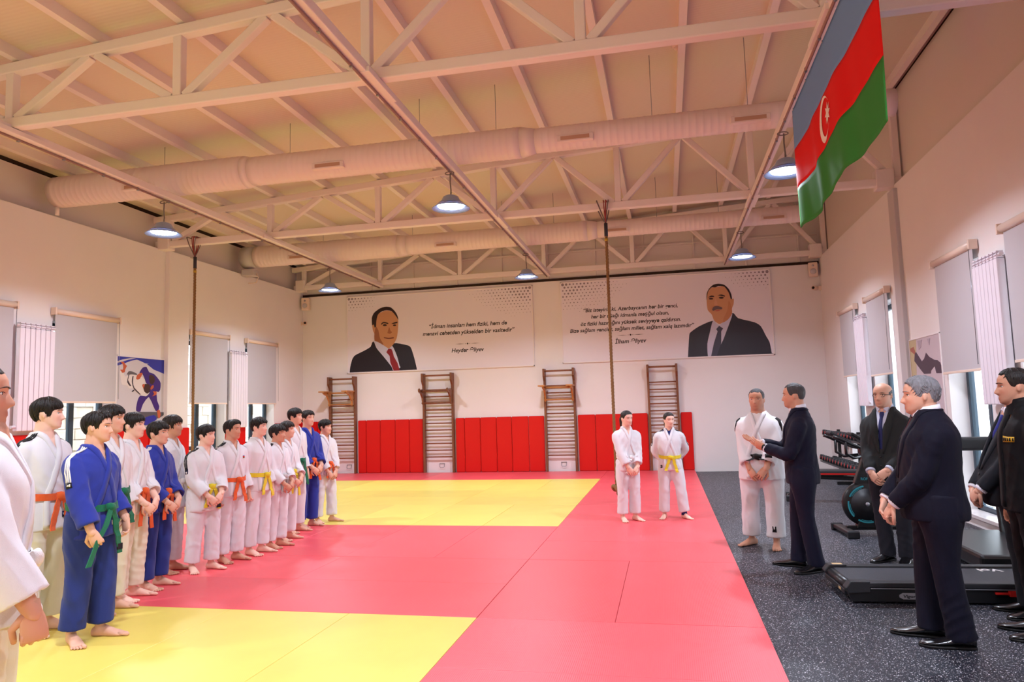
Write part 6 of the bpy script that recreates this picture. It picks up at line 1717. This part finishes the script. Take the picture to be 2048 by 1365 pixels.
bd = G().prism([(0.36, 0.068), (0.385, 0.05), (0.62, 0.05), (0.645, 0.068), (0.645, 0.09), (0.62, 0.108), (0.385, 0.108), (0.36, 0.09)], lambda u, v, d: (u, d, v), -TW/2+0.006, -TW/2+0.013).build('badge', M_SILV, t)
me = text_mesh('VigorGYM', 0.04, 0.17, 0.15, 0.001, 'lettering'); me.materials.append(M_BLACK)
inst(me, 'lettering', bd, (0.47, -TW/2+0.0055, 0.077), (PI/2, 0, 0))
for k_, x in enumerate((0.585, 0.612)):
    G().prism([(x, 0.062), (x+0.018, 0.062), (x+0.022, 0.094), (x+0.008, 0.094)], lambda u, v, d: (u, d, v), -TW/2+0.004, -TW/2+0.006).build('badge_mark', M_REDP, bd)
me = text_mesh('Vol', 0.1, 0.17, 0.0, 0.003, 'lettering'); me.materials.append(C_BELT['white'])
inst(me, 'lettering', rb, (1.22, 0.20, 0.1868), (0, 0, PI))
me = text_mesh('I', 0.1, None, 0.0, 0.012, 'lettering'); me.materials.append(C_BELT['white'])
inst(me, 'lettering', rb, (0.75, 0.20, 0.1868), (0, 0, PI))
st_ = G(); st_.box((1.02, -TW/2-0.012, 0.105), (1.5, -TW/2+0.012, 0.125))
for x in (1.16, 1.36): st_.box((x-0.05, -TW/2-0.02, 0.09), (x+0.05, -TW/2+0.014, 0.14))
st_.build('red_spring_strap', M_REDP, t, bevel=0.004)
G().box((TL-0.05, -TW/2+0.02, 0.03), (TL+0.32, TW/2-0.02, 0.24)).build('motor_cover', M_BK, t, bevel=0.03)
for y in (-TW/2+0.06, TW/2-0.06):
    for x in (0.25, TL): G().lathe([(0.03, 0.0), (0.03, 0.03)], (x, y, 0), 12).build('foot', M_DK, t)

# another machine near the tall right window: only its console arm shows past the men
t = thing('treadmill_console', 'black console arm of a second treadmill before the tall right window', 'treadmill', (2.95, 8.0, 0.0), math.radians(0))
G().box((-0.35, -1.0, 0.03), (0.35, 0.35, 0.17)).build('deck', M_BK, t, bevel=0.03)
for s in (-1, 1):
    G().bar((s*0.33, 0.20, 0.1), (s*0.33, 0.35, 1.0), 0.06, 0.05).build('upright', M_BK, t, bevel=0.01)
    G().prism([(-0.25, 0.90), (0.42, 1.00), (0.42, 1.08), (-0.25, 0.96)], lambda u, v, d: (s*0.33+d, u, v), -0.04, 0.04).build('arm_rest', M_BK, t, bevel=0.012)
G().box((-0.38, 0.28, 0.98), (0.38, 0.42, 1.12)).build('console', M_DK, t, bevel=0.03)

# ------------------------------------------------------------------ small things the people wear
def on_torso(tup, name, x, z, w, h, m, H, th=0.002):
    P_, J_, bv_, A_, front_, TH_ = tup
    pts = [front_(x*H, (z+h*k)*H) for k in (0.5, 0, -0.5)]
    return drape(bv_, pts, w*H/2, th, 0.003, 3).build(name, m, J_)
# wrist watch
P_, J_, bv_, A_, fr_, TH_ = _suit
S_, e_, w_, fd_, pn_, cu_ = A_[1]
d_ = (w_-e_).normalized(); c0 = e_+(w_-e_)*1.03
wt = G().tube([c0-d_*0.012, c0+d_*0.012], [0.0345, 0.0335], 20).build('watch_strap', M_BLACK, P_)
G().lathe([(0.0, -0.008), (0.02, -0.008), (0.022, 0.0), (0.022, 0.012), (0.0, 0.012)], tuple(c0+Vector((0.03, 0, 0.012))), 16, 'X').build('watch_case', M_BLACK, wt)
# yellow chest badge on the black jacket and its raised collar
YB_ = mat('yellow_badge', rgb(206, 158, 40), 0.5)
bd_ = on_torso(_blk, 'chest_badge', 0.062, 0.725, 0.058, 0.020, YB_, 1.735)
for k_ in range(5):
    on_torso(_blk, 'badge_mark', 0.042+0.010*k_, 0.725, 0.005, 0.012, C_BLK, 1.735, 0.004)
H_ = 1.735
cg = G(); V_ = []; F_ = []; n_ = 28
for j, (z, r) in enumerate(((0.825, 0.058), (0.845, 0.052), (0.868, 0.047), (0.882, 0.047), (0.880, 0.043), (0.84, 0.044))):
    for k_ in range(n_):
        a = 2*PI*k_/n_; V_.append((r*H_*math.sin(a), -r*H_*math.cos(a)+0.002*H_, z*H_-0.010*H_*math.cos(a)))
for j in range(5):
    for k_ in range(n_): F_.append((j*n_+k_, j*n_+(k_+1) % n_, (j+1)*n_+(k_+1) % n_, (j+1)*n_+k_))
cg.add(V_, F_, True).build('collar', C_BLK, _blk[1])
zp = [_blk[4](0.0, z*H_) for z in np.linspace(0.84, 0.47, 14)]
drape(_blk[2], zp, 0.05*H_*0.5, 0.006, 0.004, 3).build('zip_placket', C_BLK, _blk[1])
# coach: black shoulder patches and trouser label
P_, J_, bv_, A_, fr_, TH_ = _coach
for s in (-1, 1):
    S_, e_ = A_[s][0], A_[s][1]
    pts = [S_+Vector((s*0.03, -0.02, 0.09)), S_+Vector((s*0.10, -0.03, 0.05)), S_.lerp(e_, 0.3)+Vector((s*0.12, -0.03, 0.0))]
    o_ = drape(bv_, lerp_path([tuple(p) for p in pts], 7), [0.03, 0.045, 0.05, 0.05, 0.045, 0.03, 0.012], 0.002, 0.003, 3).build('shoulder_patch', C_BELT['black'], J_)
    drape(bv_, lerp_path([tuple(pts[1]), tuple(pts[2])], 4), [0.006, 0.014, 0.010, 0.004], 0.004, 0.004, 2).build('patch_mark', C_BELT['white'], o_)
tr_ = [c for c in P_.children if c.name.startswith('trousers')][0]
tb = bvh_of(tr_.data); H_ = 1.70
lp = [Vector((0.075*H_, -0.3, z)) for z in (0.235, 0.205, 0.175)]
def fr2(p):
    h = tb.ray_cast(p, Vector((0, 1, 0))); return h[0] if h[0] is not None else p
o_ = drape(tb, [fr2(p) for p in lp], 0.024, 0.002, 0.003, 3).build('trouser_label', C_BELT['black'], tr_)
drape(tb, [fr2(p) for p in lp[:2]], 0.008, 0.004, 0.004, 2).build('label_mark', C_BELT['white'], o_)
bl_ = on_torso(_coach, 'belt_label', 0.075, 0.575, 0.05, 0.02, C_BELT['black'], 1.70, 0.014)
# ankle support on the girl with the yellow belt
P_ = _girl[0]; H_ = 1.42
ax, ay = 0.105*H_, -0.02*H_+0.012*H_
G().tube([(ax, ay+0.006, 0.045), (ax, ay+0.006, 0.075), (ax, ay+0.006, 0.115)], [0.040, 0.036, 0.034], 16).build('ankle_support', mat('navy_tshirt', rgb(38, 42, 96), 0.8), P_)
# small flag patch on a boy's chest
o_ = on_torso(_b8, 'chest_patch', 0.055, 0.725, 0.020, 0.018, MATS['flag_red'], 1.49)
on_torso(_b8, 'chest_patch_stripe', 0.055, 0.732, 0.020, 0.005, MATS['flag_blue'], 1.49, 0.003)
on_torso(_b8, 'chest_patch_stripe', 0.055, 0.718, 0.020, 0.005, MATS['flag_green'], 1.49, 0.003)
